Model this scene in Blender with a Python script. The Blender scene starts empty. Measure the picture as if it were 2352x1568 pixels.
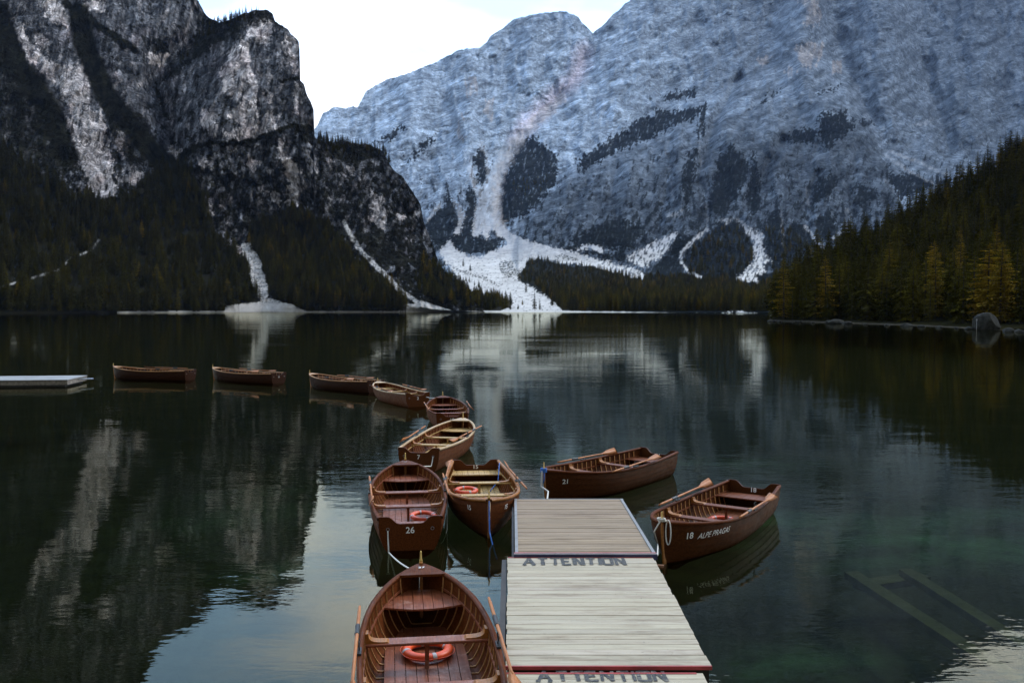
import bpy, math, random
import numpy as np
R = math.radians
S = bpy.context.scene
COL = S.collection
random.seed(7)

# ------------------------------------------------------------------ camera
F = 2090.0            # focal length in units of a 2352 px wide frame
HC = 3.95             # eye height above the water
PITCH = math.atan((784 - 705) / F)
cam = bpy.data.cameras.new('camera'); camo = bpy.data.objects.new('camera', cam); COL.objects.link(camo)
cam.sensor_width = 36; cam.lens = 36 * F / 2352; cam.clip_start = 0.1; cam.clip_end = 40000
camo.location = (0, 0, HC); camo.rotation_euler = (R(90) - PITCH, 0, 0)
S.camera = camo

# ------------------------------------------------------------------ sky, sun, exposure
SUN_EL, SUN_AZ = R(44), R(62)          # azimuth measured from +Y towards +X
S.view_settings.view_transform = 'Standard'; S.view_settings.look = 'None'
S.view_settings.exposure = 0.74; S.view_settings.gamma = 1
W = bpy.data.worlds.new('World'); S.world = W; W.use_nodes = True
nt = W.node_tree; N = nt.nodes; L = nt.links; N.clear()
out = N.new('ShaderNodeOutputWorld'); bg = N.new('ShaderNodeBackground'); bg.inputs['Strength'].default_value = 0.06
L.new(bg.outputs[0], out.inputs[0])
sky = N.new('ShaderNodeTexSky'); sky.sky_type = 'NISHITA'; sky.sun_disc = False
sky.sun_elevation = SUN_EL; sky.sun_rotation = SUN_AZ; sky.altitude = 1500
tc = N.new('ShaderNodeTexCoord'); sx = N.new('ShaderNodeSeparateXYZ'); L.new(tc.outputs['Generated'], sx.inputs[0])
def wmap(src, a, b, c=0.0, d=1.0, smooth=True):
    m = N.new('ShaderNodeMapRange'); m.interpolation_type = 'SMOOTHSTEP' if smooth else 'LINEAR'
    for i, v in zip((1, 2, 3, 4), (a, b, c, d)): m.inputs[i].default_value = v
    L.new(src, m.inputs[0]); return m.outputs[0]
mp = N.new('ShaderNodeMapping'); mp.inputs['Scale'].default_value = (1.3, 1.3, 4.5); mp.inputs['Rotation'].default_value = (0, R(12), 0)
L.new(tc.outputs['Generated'], mp.inputs[0])
nz = N.new('ShaderNodeTexNoise'); nz.inputs['Scale'].default_value = 2.6; nz.inputs['Detail'].default_value = 6
L.new(mp.outputs[0], nz.inputs['Vector'])
cl = wmap(nz.outputs[0], 0.42, 0.66)
def wmix(f, a, b):
    m = N.new('ShaderNodeMix'); m.data_type = 'RGBA'
    for s, v in ((0, f), (6, a), (7, b)):
        if isinstance(v, (tuple, float, int)): m.inputs[s].default_value = v
        else: L.new(v, m.inputs[s])
    return m.outputs[2]
WC = (28, 29.5, 32, 1)                    # bright cloud (x 0.1 strength)
veil = wmix(0.80, sky.outputs[0], (12.0, 20.5, 34.0, 1))   # thin cloud veiling the blue
upper = wmix(cl, veil, WC)
lowf = wmap(sx.outputs[2], 0.12, 0.30)
low = wmix(lowf, (15.0, 16.6, 18.2, 1), upper)
back = wmix(wmap(sx.outputs[1], -0.45, 0.45), (0.235, 0.20, 0.15, 1), (1.0, 0.985, 0.96, 1))   # bright over the far valley; behind the camera dimmed to darken slopes facing it
mul = N.new('ShaderNodeMix'); mul.data_type = 'RGBA'; mul.blend_type = 'MULTIPLY'; mul.inputs[0].default_value = 1
L.new(low, mul.inputs[6]); L.new(back, mul.inputs[7]); L.new(mul.outputs[2], bg.inputs['Color'])
sl = bpy.data.lights.new('sun', 'SUN'); sl.energy = 1.5; sl.angle = R(10); sl.color = (1, 0.95, 0.88)
so = bpy.data.objects.new('sun', sl); COL.objects.link(so)
so.rotation_euler = (R(90) - SUN_EL, 0, -SUN_AZ + math.pi); so.location = (0, 0, 60)
S.cycles.volume_bounces = 0; S.cycles.max_bounces = 8; S.cycles.transparent_max_bounces = 12
S.cycles.use_denoising = True
S.cycles.sample_clamp_indirect = 6

# ------------------------------------------------------------------ helpers
def tag(o, label=None, cat=None, group=None, kind=None):
    if label: o['label'] = label
    if cat: o['category'] = cat
    if group: o['group'] = group
    if kind: o['kind'] = kind
    return o
def empty(name, loc=(0, 0, 0), rz=0.0):
    o = bpy.data.objects.new(name, None); o.empty_display_size = 0.2
    o.location = loc; o.rotation_euler = (0, 0, rz); COL.objects.link(o); return o
class MB:
    def __init__(s): s.v = []; s.f = []; s.m = []; s.mi = 0
    def add(s, vs, fs):
        b = len(s.v); s.v += [tuple(map(float, p)) for p in vs]; s.f += [tuple(b + i for i in f) for f in fs]; s.m += [s.mi] * len(fs)
    def box(s, x0, x1, y0, y1, z0, z1):
        s.add([(x0,y0,z0),(x1,y0,z0),(x1,y1,z0),(x0,y1,z0),(x0,y0,z1),(x1,y0,z1),(x1,y1,z1),(x0,y1,z1)],
              [(0,3,2,1),(4,5,6,7),(0,1,5,4),(1,2,6,5),(2,3,7,6),(3,0,4,7)])
    def grid(s, P, closed=False, flip=False):     # P[i][j] points
        P = np.asarray(P, float); n, m = P.shape[:2]; fs = []
        for i in range(n - 1):
            for j in range(m if closed else m - 1):
                k = (j + 1) % m; q = (i*m+j, (i+1)*m+j, (i+1)*m+k, i*m+k); fs.append(q[::-1] if flip else q)
        s.add(P.reshape(-1, 3), fs)
    def tube(s, pts, r, n=8, cap=True, flat=1.0):
        pts = [np.array(p, float) for p in pts]; rr = r if hasattr(r, '__len__') else [r] * len(pts)
        rows = []; up = np.array((0, 0, 1.0)); prev = None
        for i, p in enumerate(pts):
            t = pts[min(i + 1, len(pts) - 1)] - pts[max(i - 1, 0)]; t /= np.linalg.norm(t) + 1e-9
            a = up if abs(t[2]) < 0.95 else np.array((1.0, 0, 0))
            if prev is not None: a = prev
            u = a - t * a.dot(t); u /= np.linalg.norm(u); prev = u; w = np.cross(t, u)
            rows.append([p + rr[i] * (math.cos(2*math.pi*k/n) * u * flat + math.sin(2*math.pi*k/n) * w) for k in range(n)])
        b = len(s.v); s.grid(rows, closed=True)
        if cap: s.f += [tuple(b + k for k in range(n)), tuple(b + (len(pts)-1)*n + k for k in range(n))[::-1]]; s.m += [s.mi] * 2
    def build(s, name, mat, parent=None, smooth=False, loc=None, rz=0.0):
        me = bpy.data.meshes.new(name); me.from_pydata(s.v, [], s.f)
        mats = mat if isinstance(mat, (list, tuple)) else [mat]
        for m in mats: me.materials.append(m)
        if len(mats) > 1: me.polygons.foreach_set('material_index', s.m)
        me.validate(); me.update()
        if smooth: me.polygons.foreach_set('use_smooth', [True] * len(me.polygons))
        return link(name, me, parent, loc, rz)
def link(name, me, parent=None, loc=None, rz=0.0):
    o = bpy.data.objects.new(name, me); COL.objects.link(o)
    if parent: o.parent = parent
    if loc is not None: o.location = loc
    o.rotation_euler = (0, 0, rz); return o

# photograph (2352 px frame) -> rays;   a = X/Y, e = (Z - HC)/Y
CP, SP = math.cos(PITCH), math.sin(PITCH)
def ray(px, py):
    u = (np.asarray(px, float) - 1176) / F; v = (784 - np.asarray(py, float)) / F
    Y = CP + v * SP; return u / Y, (-SP + v * CP) / Y
def at(px, py, z=0.0):
    a, e = ray(px, py); Y = (z - HC) / e; return np.array((float(a * Y), float(Y), z))

# ---- noise (numpy)
def _h(ix, iy, s):
    h = (ix * 374761393 + iy * 668265263 + s * 974634777) & 0xFFFFFFFF
    h = ((h ^ (h >> 13)) * 1274126177) & 0xFFFFFFFF
    return ((h ^ (h >> 16)) & 0xFFFF) / 65535.0
def perlin(x, y, s=0):
    x = np.asarray(x, float); y = np.asarray(y, float)
    xi = np.floor(x).astype(np.int64); yi = np.floor(y).astype(np.int64); xf = x - xi; yf = y - yi
    u = xf*xf*xf*(xf*(xf*6-15)+10); v = yf*yf*yf*(yf*(yf*6-15)+10)
    def g(dx, dy):
        t = _h(xi + dx, yi + dy, s) * 2 * math.pi; return np.cos(t) * (xf - dx) + np.sin(t) * (yf - dy)
    a, b, c, d = g(0,0), g(1,0), g(0,1), g(1,1)
    return 1.5 * ((a + (b - a) * u) * (1 - v) + (c + (d - c) * u) * v)
def fbm(x, y, o=5, s=0, p=0.5, ridged=False):
    t = 0; a = 1.0; n = 0
    for i in range(o):
        k = perlin(x * 2**i + i*17.3, y * 2**i - i*9.1, s + i)
        if ridged: k = 1 - 2 * np.abs(k)
        t = t + a * k; n += a; a *= p
    return t / n
def sst(x, a, b):
    t = np.clip((x - a) / (b - a), 0, 1); return t * t * (3 - 2 * t)
def inpoly(x, y, P):
    c = np.zeros(np.shape(x), bool); n = len(P); j = n - 1
    for i in range(n):
        xi, yi = P[i]; xj, yj = P[j]
        if yi != yj: c ^= ((yi > y) != (yj > y)) & (x < (xj - xi) * (y - yi) / (yj - yi) + xi)
        j = i
    return c
def dline(x, y, P):
    d = np.full(np.shape(x), 1e9)
    for (x0, y0), (x1, y1) in zip(P[:-1], P[1:]):
        dx, dy = x1 - x0, y1 - y0; t = np.clip(((x - x0)*dx + (y - y0)*dy) / (dx*dx + dy*dy + 1e-9), 0, 1)
        d = np.minimum(d, np.hypot(x - x0 - t*dx, y - y0 - t*dy))
    return d
def soft(x, y, P, nz=0.0, amp=6.0, w=0.9):
    o = np.zeros(np.shape(x)); xs = [p[0] for p in P]; ys = [p[1] for p in P]; m = amp * 1.3 + 3
    k = (x > min(xs) - m) & (x < max(xs) + m) & (y > min(ys) - m) & (y < max(ys) + m)
    if not k.any(): return o
    xx, yy = x[k], y[k]; d = dline(xx, yy, list(P) + [P[0]]); d = np.where(inpoly(xx, yy, P), d, -d) + amp * (nz[k] if np.ndim(nz) else nz)
    o[k] = sst(d, -w, w); return o
def pl(x, P): return np.interp(x, [p[0] for p in P], [p[1] for p in P])

# ------------------------------------------------------------------ materials
def newmat(name):
    m = bpy.data.materials.new(name); m.use_nodes = True; n = m.node_tree.nodes; l = m.node_tree.links
    return m, n, l, n['Principled BSDF']
def nnoise(n, l, scale, detail=4, vec=None, stretch=None, rough=0.55, coord='Object'):
    t = n.new('ShaderNodeTexCoord'); v = t.outputs[coord]
    if stretch:
        mp = n.new('ShaderNodeMapping'); mp.inputs['Scale'].default_value = stretch; l.new(v, mp.inputs[0]); v = mp.outputs[0]
    x = n.new('ShaderNodeTexNoise'); x.inputs['Scale'].default_value = scale; x.inputs['Detail'].default_value = detail
    x.inputs['Roughness'].default_value = rough; l.new(v, x.inputs['Vector']); return x.outputs[0]
def nmap(n, l, src, a, b, c=0.0, d=1.0):
    m = n.new('ShaderNodeMapRange')
    for i, v in zip((1, 2, 3, 4), (a, b, c, d)): m.inputs[i].default_value = v
    l.new(src, m.inputs[0]); return m.outputs[0]
def nmix(n, l, f, a, b, mode='MIX'):
    m = n.new('ShaderNodeMix'); m.data_type = 'RGBA'; m.blend_type = mode
    for s, v in ((0, f), (6, a), (7, b)):
        if isinstance(v, (float, int)): m.inputs[s].default_value = v
        elif isinstance(v, tuple): m.inputs[s].default_value = v if len(v) == 4 else v + (1,)
        else: l.new(v, m.inputs[s])
    return m.outputs[2]
def nbump(n, l, h, bs, strength=0.5, dist=0.01):
    b = n.new('ShaderNodeBump'); b.inputs['Strength'].default_value = strength; b.inputs['Distance'].default_value = dist
    l.new(h, b.inputs['Height']); l.new(b.outputs[0], bs.inputs['Normal']); return b
def plain(name, col, rough=0.6, metal=0.0, var=0.25, scale=8.0):
    m, n, l, b = newmat(name)
    f = nnoise(n, l, scale, 4)
    c0 = tuple(x * (1 - var) for x in col); c1 = tuple(min(1, x * (1 + var)) for x in col)
    l.new(nmix(n, l, nmap(n, l, f, 0.3, 0.7), c0, c1), b.inputs['Base Color'])
    b.inputs['Roughness'].default_value = rough; b.inputs['Metallic'].default_value = metal; return m
def wood(name, c0, c1, rough=0.5, coat=0.1,  worn=None, stretch=(0.6, 9, 9), sc=5.0):
    m, n, l, b = newmat(name)
    g = nnoise(n, l, sc, 6, stretch=stretch)
    col = nmix(n, l, nmap(n, l, g, 0.3, 0.7), c0, c1)
    if worn:
        w = nnoise(n, l, 3.1, 7, rough=0.7); col = nmix(n, l, nmap(n, l, w, 0.56, 0.66), col, worn)
    l.new(col, b.inputs['Base Color'])
    rr = nnoise(n, l, 7, 3); l.new(nmap(n, l, rr, 0.3, 0.7, rough * 0.8, rough * 1.4), b.inputs['Roughness'])
    b.inputs['Specular IOR Level'].default_value = 0.06 if 'hull' in name or 'mahog' in name else 0.25; b.inputs['Coat Weight'].default_value = 0.02 if 'hull' in name or 'mahog' in name else coat; b.inputs['Coat Roughness'].default_value = 0.2
    nbump(n, l, g, b, 0.25, 0.004); return m
def terrain_mat(name, size, rot, stretch, bump, fine=0.35, cell=0.30, crack=0.45):
    """rock: size = metres of the largest broken blocks; blocks, cracks and grain at falling scales"""
    m, n, l, b = newmat(name)
    at_ = n.new('ShaderNodeAttribute'); at_.attribute_name = 'Col'; al = at_.outputs['Alpha']
    t = n.new('ShaderNodeTexCoord'); wn = n.new('ShaderNodeTexNoise'); wn.inputs['Scale'].default_value = 0.9 / size; wn.inputs['Detail'].default_value = 5; wn.inputs['Roughness'].default_value = .6
    l.new(t.outputs['Object'], wn.inputs['Vector'])
    v1 = n.new('ShaderNodeVectorMath'); v1.operation = 'SUBTRACT'; l.new(wn.outputs['Color'], v1.inputs[0]); v1.inputs[1].default_value = (.5, .5, .5)
    v2 = n.new('ShaderNodeVectorMath'); v2.operation = 'SCALE'; l.new(v1.outputs[0], v2.inputs[0]); v2.inputs['Scale'].default_value = size * 1.1
    v3 = n.new('ShaderNodeVectorMath'); v3.operation = 'ADD'; l.new(t.outputs['Object'], v3.inputs[0]); l.new(v2.outputs[0], v3.inputs[1])
    rt = n.new('ShaderNodeMapping'); rt.inputs['Rotation'].default_value = (0, R(rot), 0); l.new(v3.outputs[0], rt.inputs[0])
    st = n.new('ShaderNodeMapping'); st.inputs['Scale'].default_value = stretch; l.new(rt.outputs[0], st.inputs[0])
    def M(op, a, bb, cl=False):
        q = n.new('ShaderNodeMath'); q.operation = op; q.use_clamp = cl
        for s_, v in ((0, a), (1, bb)):
            if isinstance(v, (float, int)): q.inputs[s_].default_value = v
            else: l.new(v, q.inputs[s_])
        return q.outputs[0]
    h = None; tone = None
    for i, (k, w) in enumerate(((1.0, 1.0), (2.7, .42), (6.9, .17))):
        vo = n.new('ShaderNodeTexVoronoi'); vo.feature = 'F1'; vo.inputs['Scale'].default_value = k / size; vo.inputs['Randomness'].default_value = 1.0; l.new(st.outputs[0], vo.inputs['Vector'])
        hi = M('MULTIPLY', vo.outputs['Distance'], -w); h = hi if h is None else M('ADD', h, hi)
        sp = n.new('ShaderNodeSeparateColor'); l.new(vo.outputs['Color'], sp.inputs[0])
        ti = nmap(n, l, sp.outputs[0], 0, 1, 1 - cell, 1 + cell); tone = ti if tone is None else M('MULTIPLY', tone, ti)
        h = M('ADD', h, M('MULTIPLY', sp.outputs[1], w * .35))
    gr = n.new('ShaderNodeTexNoise'); gr.inputs['Scale'].default_value = 3.0 / size; gr.inputs['Detail'].default_value = 9; gr.inputs['Roughness'].default_value = .7; l.new(st.outputs[0], gr.inputs['Vector'])
    gr2 = n.new('ShaderNodeTexNoise'); gr2.inputs['Scale'].default_value = .8 / size; gr2.inputs['Detail'].default_value = 7; gr2.inputs['Roughness'].default_value = .7; l.new(st.outputs[0], gr2.inputs['Vector'])
    cr = M('ABSOLUTE', M('SUBTRACT', gr2.outputs[0], .5), 0.0)          # thin dark cracks
    tone = M('MULTIPLY', tone, nmap(n, l, cr, 0.0, 0.035, crack, 1.06))
    tone = M('MULTIPLY', tone, nmap(n, l, gr.outputs[0], .36, .64, 1 - fine, 1 + fine))
    tf = n.new('ShaderNodeMix'); tf.data_type = 'FLOAT'; l.new(al, tf.inputs[0]); l.new(nmap(n, l, gr.outputs[0], .36, .64, .8, 1.2), tf.inputs[2]); l.new(tone, tf.inputs[3])
    l.new(nmix(n, l, 1.0, at_.outputs['Color'], tf.outputs[0], 'MULTIPLY'), b.inputs['Base Color'])
    b.inputs['Roughness'].default_value = 0.95; b.inputs['Specular IOR Level'].default_value = 0.0
    hh = M('ADD', h, M('MULTIPLY', gr.outputs[0], .45))
    bu = nbump(n, l, hh, b, 1.0, size * bump); l.new(nmap(n, l, al, 0, 1, 0.03, 1.0), bu.inputs['Strength']); return m
def foliage(name, cols, spread=1.0):
    m, n, l, b = newmat(name)
    oi = n.new('ShaderNodeObjectInfo'); f = nnoise(n, l, 0.45, 3)
    r = n.new('ShaderNodeValToRGB'); e = r.color_ramp.elements
    for i, c in enumerate(cols):
        if i < 2: q = e[i]; q.position = i / (len(cols) - 1)
        else: q = e.new(i / (len(cols) - 1))
        q.color = c + (1,)
    if len(cols) > 2:
        for i, q in enumerate(sorted(e, key=lambda q: q.position)): pass
    l.new(oi.outputs['Random'], r.inputs[0])
    c = nmix(n, l, 1.0, r.outputs[0], nmap(n, l, f, 0.3, 0.7, 0.6, 1.5), 'MULTIPLY')
    l.new(c, b.inputs['Base Color']); b.inputs['Roughness'].default_value = 0.8; b.inputs['Specular IOR Level'].default_value = 0.0
    return m

M_SPRUCE = foliage('spruce_needles', [(0.022, 0.0215, 0.0035), (0.046, 0.040, 0.0055)])
M_MIXED = foliage('autumn_needles', [(0.050, 0.048, 0.006), (0.095, 0.076, 0.009)])
M_GOLD = foliage('golden_needles', [(0.125, 0.092, 0.009), (0.175, 0.112, 0.011)])
M_BARK = plain('bark', (0.035, 0.028, 0.022), 0.9)
M_WATERROCK = plain('boulder_stone', (0.030, 0.031, 0.028), 1.0, var=0.5, scale=1.3)

M_WATERROCK.node_tree.nodes['Principled BSDF'].inputs['Specular IOR Level'].default_value = .05
# ------------------------------------------------------------------ terrain
def grid_mesh(name, P, colr, mat, smooth=True):
    n, m = P.shape[:2]; me = bpy.data.meshes.new(name)
    me.vertices.add(n * m); me.vertices.foreach_set('co', P.reshape(-1).astype(np.float32))
    idx = np.arange(n * m).reshape(n, m)
    q = np.stack([idx[:-1, :-1], idx[:-1, 1:], idx[1:, 1:], idx[1:, :-1]], -1).reshape(-1, 4)
    me.loops.add(q.size); me.loops.foreach_set('vertex_index', q.reshape(-1).astype(np.int32))
    me.polygons.add(len(q)); me.polygons.foreach_set('loop_start', (np.arange(len(q)) * 4).astype(np.int32))
    me.polygons.foreach_set('use_smooth', np.full(len(q), smooth))
    me.update(calc_edges=True)
    ca = me.color_attributes.new('Col', 'FLOAT_COLOR', 'POINT')
    c4 = np.ones((n * m, 4), np.float32); c4[:, :colr.shape[-1]] = colr.reshape(-1, colr.shape[-1]); ca.data.foreach_set('color', c4.reshape(-1))
    me.materials.append(mat); me.validate()
    return link(name, me)

class Mass: pass
def mass(name, x0, x1, step, sky_pts, base_pts, rows, depth, colour, mat, relief, jag=3.0, seed=1, lobes=None, back=0.12):
    xs = np.arange(x0, x1, step); ys = pl(xs, sky_pts) + jag * (fbm(xs / 26, xs * 0 + seed, 5, seed, 0.62) * 2)
    yb = pl(xs, base_pts)
    ys = np.minimum(ys, yb - 1)
    t = np.linspace(0, 1, rows)[:, None]
    px = np.repeat(xs[None], rows, 0); py = yb[None] + (ys - yb)[None] * t
    a, e = ray(px, py)
    Y = depth(px, py)
    Y = Y + relief(px, py, Y) * sst(t, 0.0, 0.06)
    P = np.stack([a * Y, Y, HC + e * Y], -1)
    P[0, :, 2] = np.minimum(P[0, :, 2], -1.5)
    # the far side of the ridge falls away behind it
    bk = []
    top = P[-1]
    for k, (dy, dz) in enumerate(((0.02, 0.0), (0.06, 0.10), (0.14, 0.30), (0.30, 0.75), (0.4, 1.02))):
        q = top.copy(); q[:, 1] *= 1 + dy * back / 0.12; q[:, 0] = q[:, 0] * (1 + dy * back / 0.12); q[:, 2] = top[:, 2] * (1 - dz)
        bk.append(q)
    PP = np.concatenate([P, np.stack(bk)], 0)
    C = colour(px, py); CC = np.concatenate([C, np.repeat(C[-1:], 5, 0)], 0)
    o = grid_mesh(name, PP, CC, mat)
    m = Mass(); m.o = o; m.P = P; m.px = px; m.py = py; m.x0 = x0; m.step = step; m.rows = rows; m.ys = ys; m.yb = yb
    return m
def on_mass(m, px, py):
    j = int(np.clip(round((px - m.x0) / m.step), 0, m.px.shape[1] - 1))
    i = int(np.clip(round((py - m.yb[j]) / (m.ys[j] - m.yb[j]) * (m.rows - 1)), 0, m.rows - 1))
    return m.P[i, j]

def blend(C, mask, col, noise=None):
    k = mask.astype(float)[..., None] if mask.dtype == bool else mask[..., None]
    c = np.asarray(col, float)
    return C * (1 - k) + c * k

Z1 = lambda P: [(x / 2.106, y / 2.106) for x, y in P]
Z2 = lambda P: [(666.4 + x / 2.105, y / 2.105) for x, y in P]
Z3 = lambda P: [(1450.4 + x / 2.0, y / 2.0) for x, y in P]
Z4 = lambda P: [(940.8 + x / 2.727, 470.4 + y / 2.727) for x, y in P]

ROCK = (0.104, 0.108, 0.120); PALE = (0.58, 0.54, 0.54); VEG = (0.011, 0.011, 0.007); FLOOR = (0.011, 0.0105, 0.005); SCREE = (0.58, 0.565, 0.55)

# ---- left cliffs and the knoll in front of them
L_SKY = [(-260,-360),(100,-330),(200,-270),(290,-190),(340,-92),(400,-45),(440,-10),(456,2),(470,30),(480,42),(505,52),(530,45),(560,30),(585,25),(612,22),(626,32),(632,50),(660,66),(668,78),(686,94),(689,120),(684,150),(686,180),(698,192),(704,215),(716,240),(722,256),(717,275),(716,300),(726,318),(745,325),(800,326),(850,333),(880,348),(890,368),(902,388),(925,408),(948,440),(966,470),(972,505),(985,540),(1000,580),(1012,612),(1035,636),(1062,660),(1092,692),(1112,716),(1130,718)]
L_BASE = [(-260,721),(0,720),(300,718),(600,717.5),(1130,717.5)]
GULLY = Z1([(1010,60),(900,200),(790,300),(745,420),(790,540),(810,660),(850,790)])
SPLIT = [(716,290),(722,360),(735,430),(700,500),(705,560),(760,640)]
FOREST_L = Z1([(-600,700),(0,720),(60,760),(300,900),(450,965),(560,965),(620,925),(720,870),(780,780),(880,765),(920,830),(1000,960),(1030,1100),(1100,1200),(1180,1260),(1225,1380),(1255,1455),(1100,1478),(1090,1520),(-600,1520)])
FOREST_M = Z1([(1200,1180),(1270,1290),(1300,1430),(1400,1470),(1480,1500)]) + Z2([(560,1508),(560,1450),(420,1340),(300,1250),(200,1110),(0,1010)]) + Z1([(1330,1090),(1220,1060)])
VEG_R = Z2([(640,1240),(850,1385),(935,1500),(700,1465),(600,1400)])
def l_depth(px, py):
    base = pl(px, [(-260,520),(0,550),(300,620),(600,690),(1130,700)])
    h = np.clip((718 - py) / 700, 0, 1.6)
    d = base + 90 * sst(h, 0, 0.25) + 620 * h ** 1.25
    lower = sst(py, 330, 717)
    # the lower slopes lie back; the tower stands forward of the face at the left
    tower = sst(px + (py - 250) * 0.35, 395, 520)
    d = d - 150 * tower * (1 - sst(px, 715, 800)) * (1 - sst(py, 200, 560))
    d = d + 70 * np.exp(-(dline(px, py, GULLY) / 28) ** 2) + 12 * np.exp(-(dline(px, py, SPLIT) / 16) ** 2)
    return d
def rock_relief(k, s, ax=1.0, ay=1.6, diag=0.0, amp=0.34, lw=0.22):
    def f(px, py, Y):
        wx = px + 22 * fbm(px / 90, py / 90, 3, s + 40); wy = py + 22 * fbm(px / 90, py / 90, 3, s + 50)
        u = wx * ax + diag * wy; v = wy / ay - diag * wx * 0.5
        r = fbm(u / k, v / k, 5 if k > 80 else 3, s, 0.52, ridged=True)
        r2 = fbm(wx / (k * 0.33), wy / (k * 0.33), 3, s + 9, 0.6)
        o2 = 2 if k > 80 else 1; led = fbm(wx / (k * 0.9), wy / (k * 0.28), o2, s + 23, 0.5); crk = fbm(wx / (k * 0.24), wy / (k * 0.9), o2, s + 29, 0.5, ridged=True)
        return -Y * amp * k / F * (r + 0.33 * r2 + lw * led + 0.20 * crk)
    return f
def l_colour(px, py):
    w = fbm(px / 22, py / 30, 6, 3, 0.62); w2 = fbm(px / 22, py / 30, 6, 31, 0.62)
    x = px + 11 * w; y = py + 13 * w2
    C = np.ones(px.shape + (3,)) * np.array(ROCK)
    st = fbm(px / 9 + py / 60, py / 52, 2, 5, 0.6)                    # vertical water streaks
    st2 = fbm(px / 30, py / 38, 6, 71, 0.65); cr = fbm(x / 12 + y / 60, y / 34, 3, 77, 0.6, ridged=True)
    C *= (0.45 + 1.05 * sst(st, -0.5, 0.5) * (0.7 + 0.6 * sst(st2, -0.3, 0.4)))[..., None]
    pk = np.zeros(px.shape)
    patches = [Z1([(30,50),(110,120),(150,220),(250,300),(330,330),(400,420),(430,520),(500,600),(540,800),(560,950),(470,960),(400,830),(330,660),(310,590),(350,560),(290,430),(180,340),(110,260),(60,120)]),
        Z1([(180,0),(270,0),(345,90),(330,140),(225,90)]), Z1([(390,20),(500,0),(510,55),(420,55)]), Z1([(280,335),(420,300),(445,500),(370,525),(300,430)]),
        Z1([(440,550),(490,530),(545,780),(545,900),(490,965),(420,880),(440,740)]), Z1([(560,570),(625,700),(600,790),(540,640)]), Z1([(565,865),(640,812),(705,845),(640,905)]),
        Z1([(180,160),(230,180),(240,260),(190,250)]), Z1([(370,180),(420,260),(430,330),(380,300)]),
        Z1([(1190,190),(1200,110),(1300,60),(1325,130),(1300,225),(1230,190)]),
        Z1([(1110,240),(1195,185),(1215,330),(1245,400),(1245,520),(1260,600),(1305,640),(1240,678),(1160,694),(1085,655),(1160,600),(1105,565),(1170,490),(1075,440),(1070,350)]),
        Z1([(1385,175),(1450,195),(1445,365),(1420,345),(1365,230)]), Z1([(1425,395),(1458,420),(1445,545),(1415,540)]), Z1([(970,530),(1050,555),(1045,665),(985,625)]),
        Z1([(1285,535),(1355,560),(1340,645),(1265,620)]), Z1([(1350,655),(1395,740),(1458,830),(1460,920),(1445,1005),(1375,990),(1400,880),(1340,760)]),
        Z1([(1280,920),(1365,935),(1350,1000)]), Z1([(1195,755),(1255,780),(1220,840)]), Z1([(955,755),(1005,780),(980,835)]), Z1([(1475,1065),(1515,1090),(1505,1120)]),
        Z1([(1270,440),(1320,450),(1310,500)]), Z1([(1000,955),(1030,960),(1025,1150),(1005,1100)]), Z1([(0,670),(60,745),(0,715)]), Z1([(275,915),(300,960),(285,1000)]),
        Z1([(700,265),(830,262),(790,330),(720,300)]), Z1([(1090,1150),(1175,1200),(1135,1260)]), Z1([(340,1020),(370,1080),(350,1110)]), Z1([(810,700),(880,730),(850,790)]),
        Z2([(385,915),(450,950),(475,1080),(460,1115),(375,1060),(400,980)]), Z2([(605,975),(638,1050),(610,1065)]), Z2([(280,810),(320,810),(310,850),(285,840)]), Z2([(490,1020),(560,1050),(530,1075)])]
    fn = fbm(px / 9, py / 16, 6, 33, 0.68)
    for P in patches: pk = np.maximum(pk, soft(x, y, P, fn - .03, 16))
    extra = sst(fbm(px / 20 + py / 60, py / 40, 6, 91, 0.68), 0.10, 0.30)   # more small pale scars all over the faces
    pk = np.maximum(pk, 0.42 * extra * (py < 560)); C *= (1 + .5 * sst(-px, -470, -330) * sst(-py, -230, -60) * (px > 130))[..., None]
    cut = sst(st + .35 * cr + .3 * st2, -0.50, -0.05) * (0.55 + 0.45 * sst(cr, -0.5, 0.0))
    C = blend(C, pk * cut * (0.75 + 0.25 * sst(st2, -0.3, 0.3)), PALE)
    vc = sst(fbm(x / 9 + y / 200, y / 60, 2, 79, .6, ridged=True), .62, .85) * (fbm(px / 40, py / 40, 2, 80) > -.1); C *= (1 - .75 * vc)[..., None]
    pink = sst(fbm(px / 60, py / 60, 3, 12), 0.0, 0.5)[..., None]
    C = C * (1 + pink * np.array((0.05, -0.03, -0.04)))
    # scrub on ledges
    v = np.zeros(px.shape)
    for P, wd in ((Z1([(870,790),(890,745),(930,712),(1010,690),(1180,692),(1280,662),(1400,608),(1500,615)]), 6), (Z1([(380,60),(420,250),(520,480),(640,620),(760,760),(840,830)]), 26),
                  (Z1([(-10,60),(60,300),(160,420),(250,560),(320,760)]), 30), (Z1([(1350,390),(1460,380)]), 4), (Z1([(320,20),(520,160),(650,240)]), 10), (Z1([(750,400),(800,560)]), 3)):
        v = np.maximum(v, sst(-dline(x, y, P) / wd, -1.25, -0.75))
    for P in (Z1([(950,85),(1050,88),(1200,68),(1290,52),(1390,120),(1310,100),(1190,120),(1160,200),(1060,200),(900,330),(780,400),(850,270),(940,180)]), Z1([(-500,0),(60,120),(100,300),(240,560),(310,740),(300,900),(0,740),(-500,740)]), Z1([(480,500),(700,560),(770,760),(640,800),(560,700)]),
              Z2([(400,1105),(500,1125),(515,1290),(430,1275),(320,1130)]), Z2([(130,660),(480,735),(500,790),(400,760),(300,800),(140,740)]), Z2([(0,590),(110,620),(120,700),(60,690)]),
              Z1([(690,170),(790,200),(820,265),(700,240)]), VEG_R):
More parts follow.
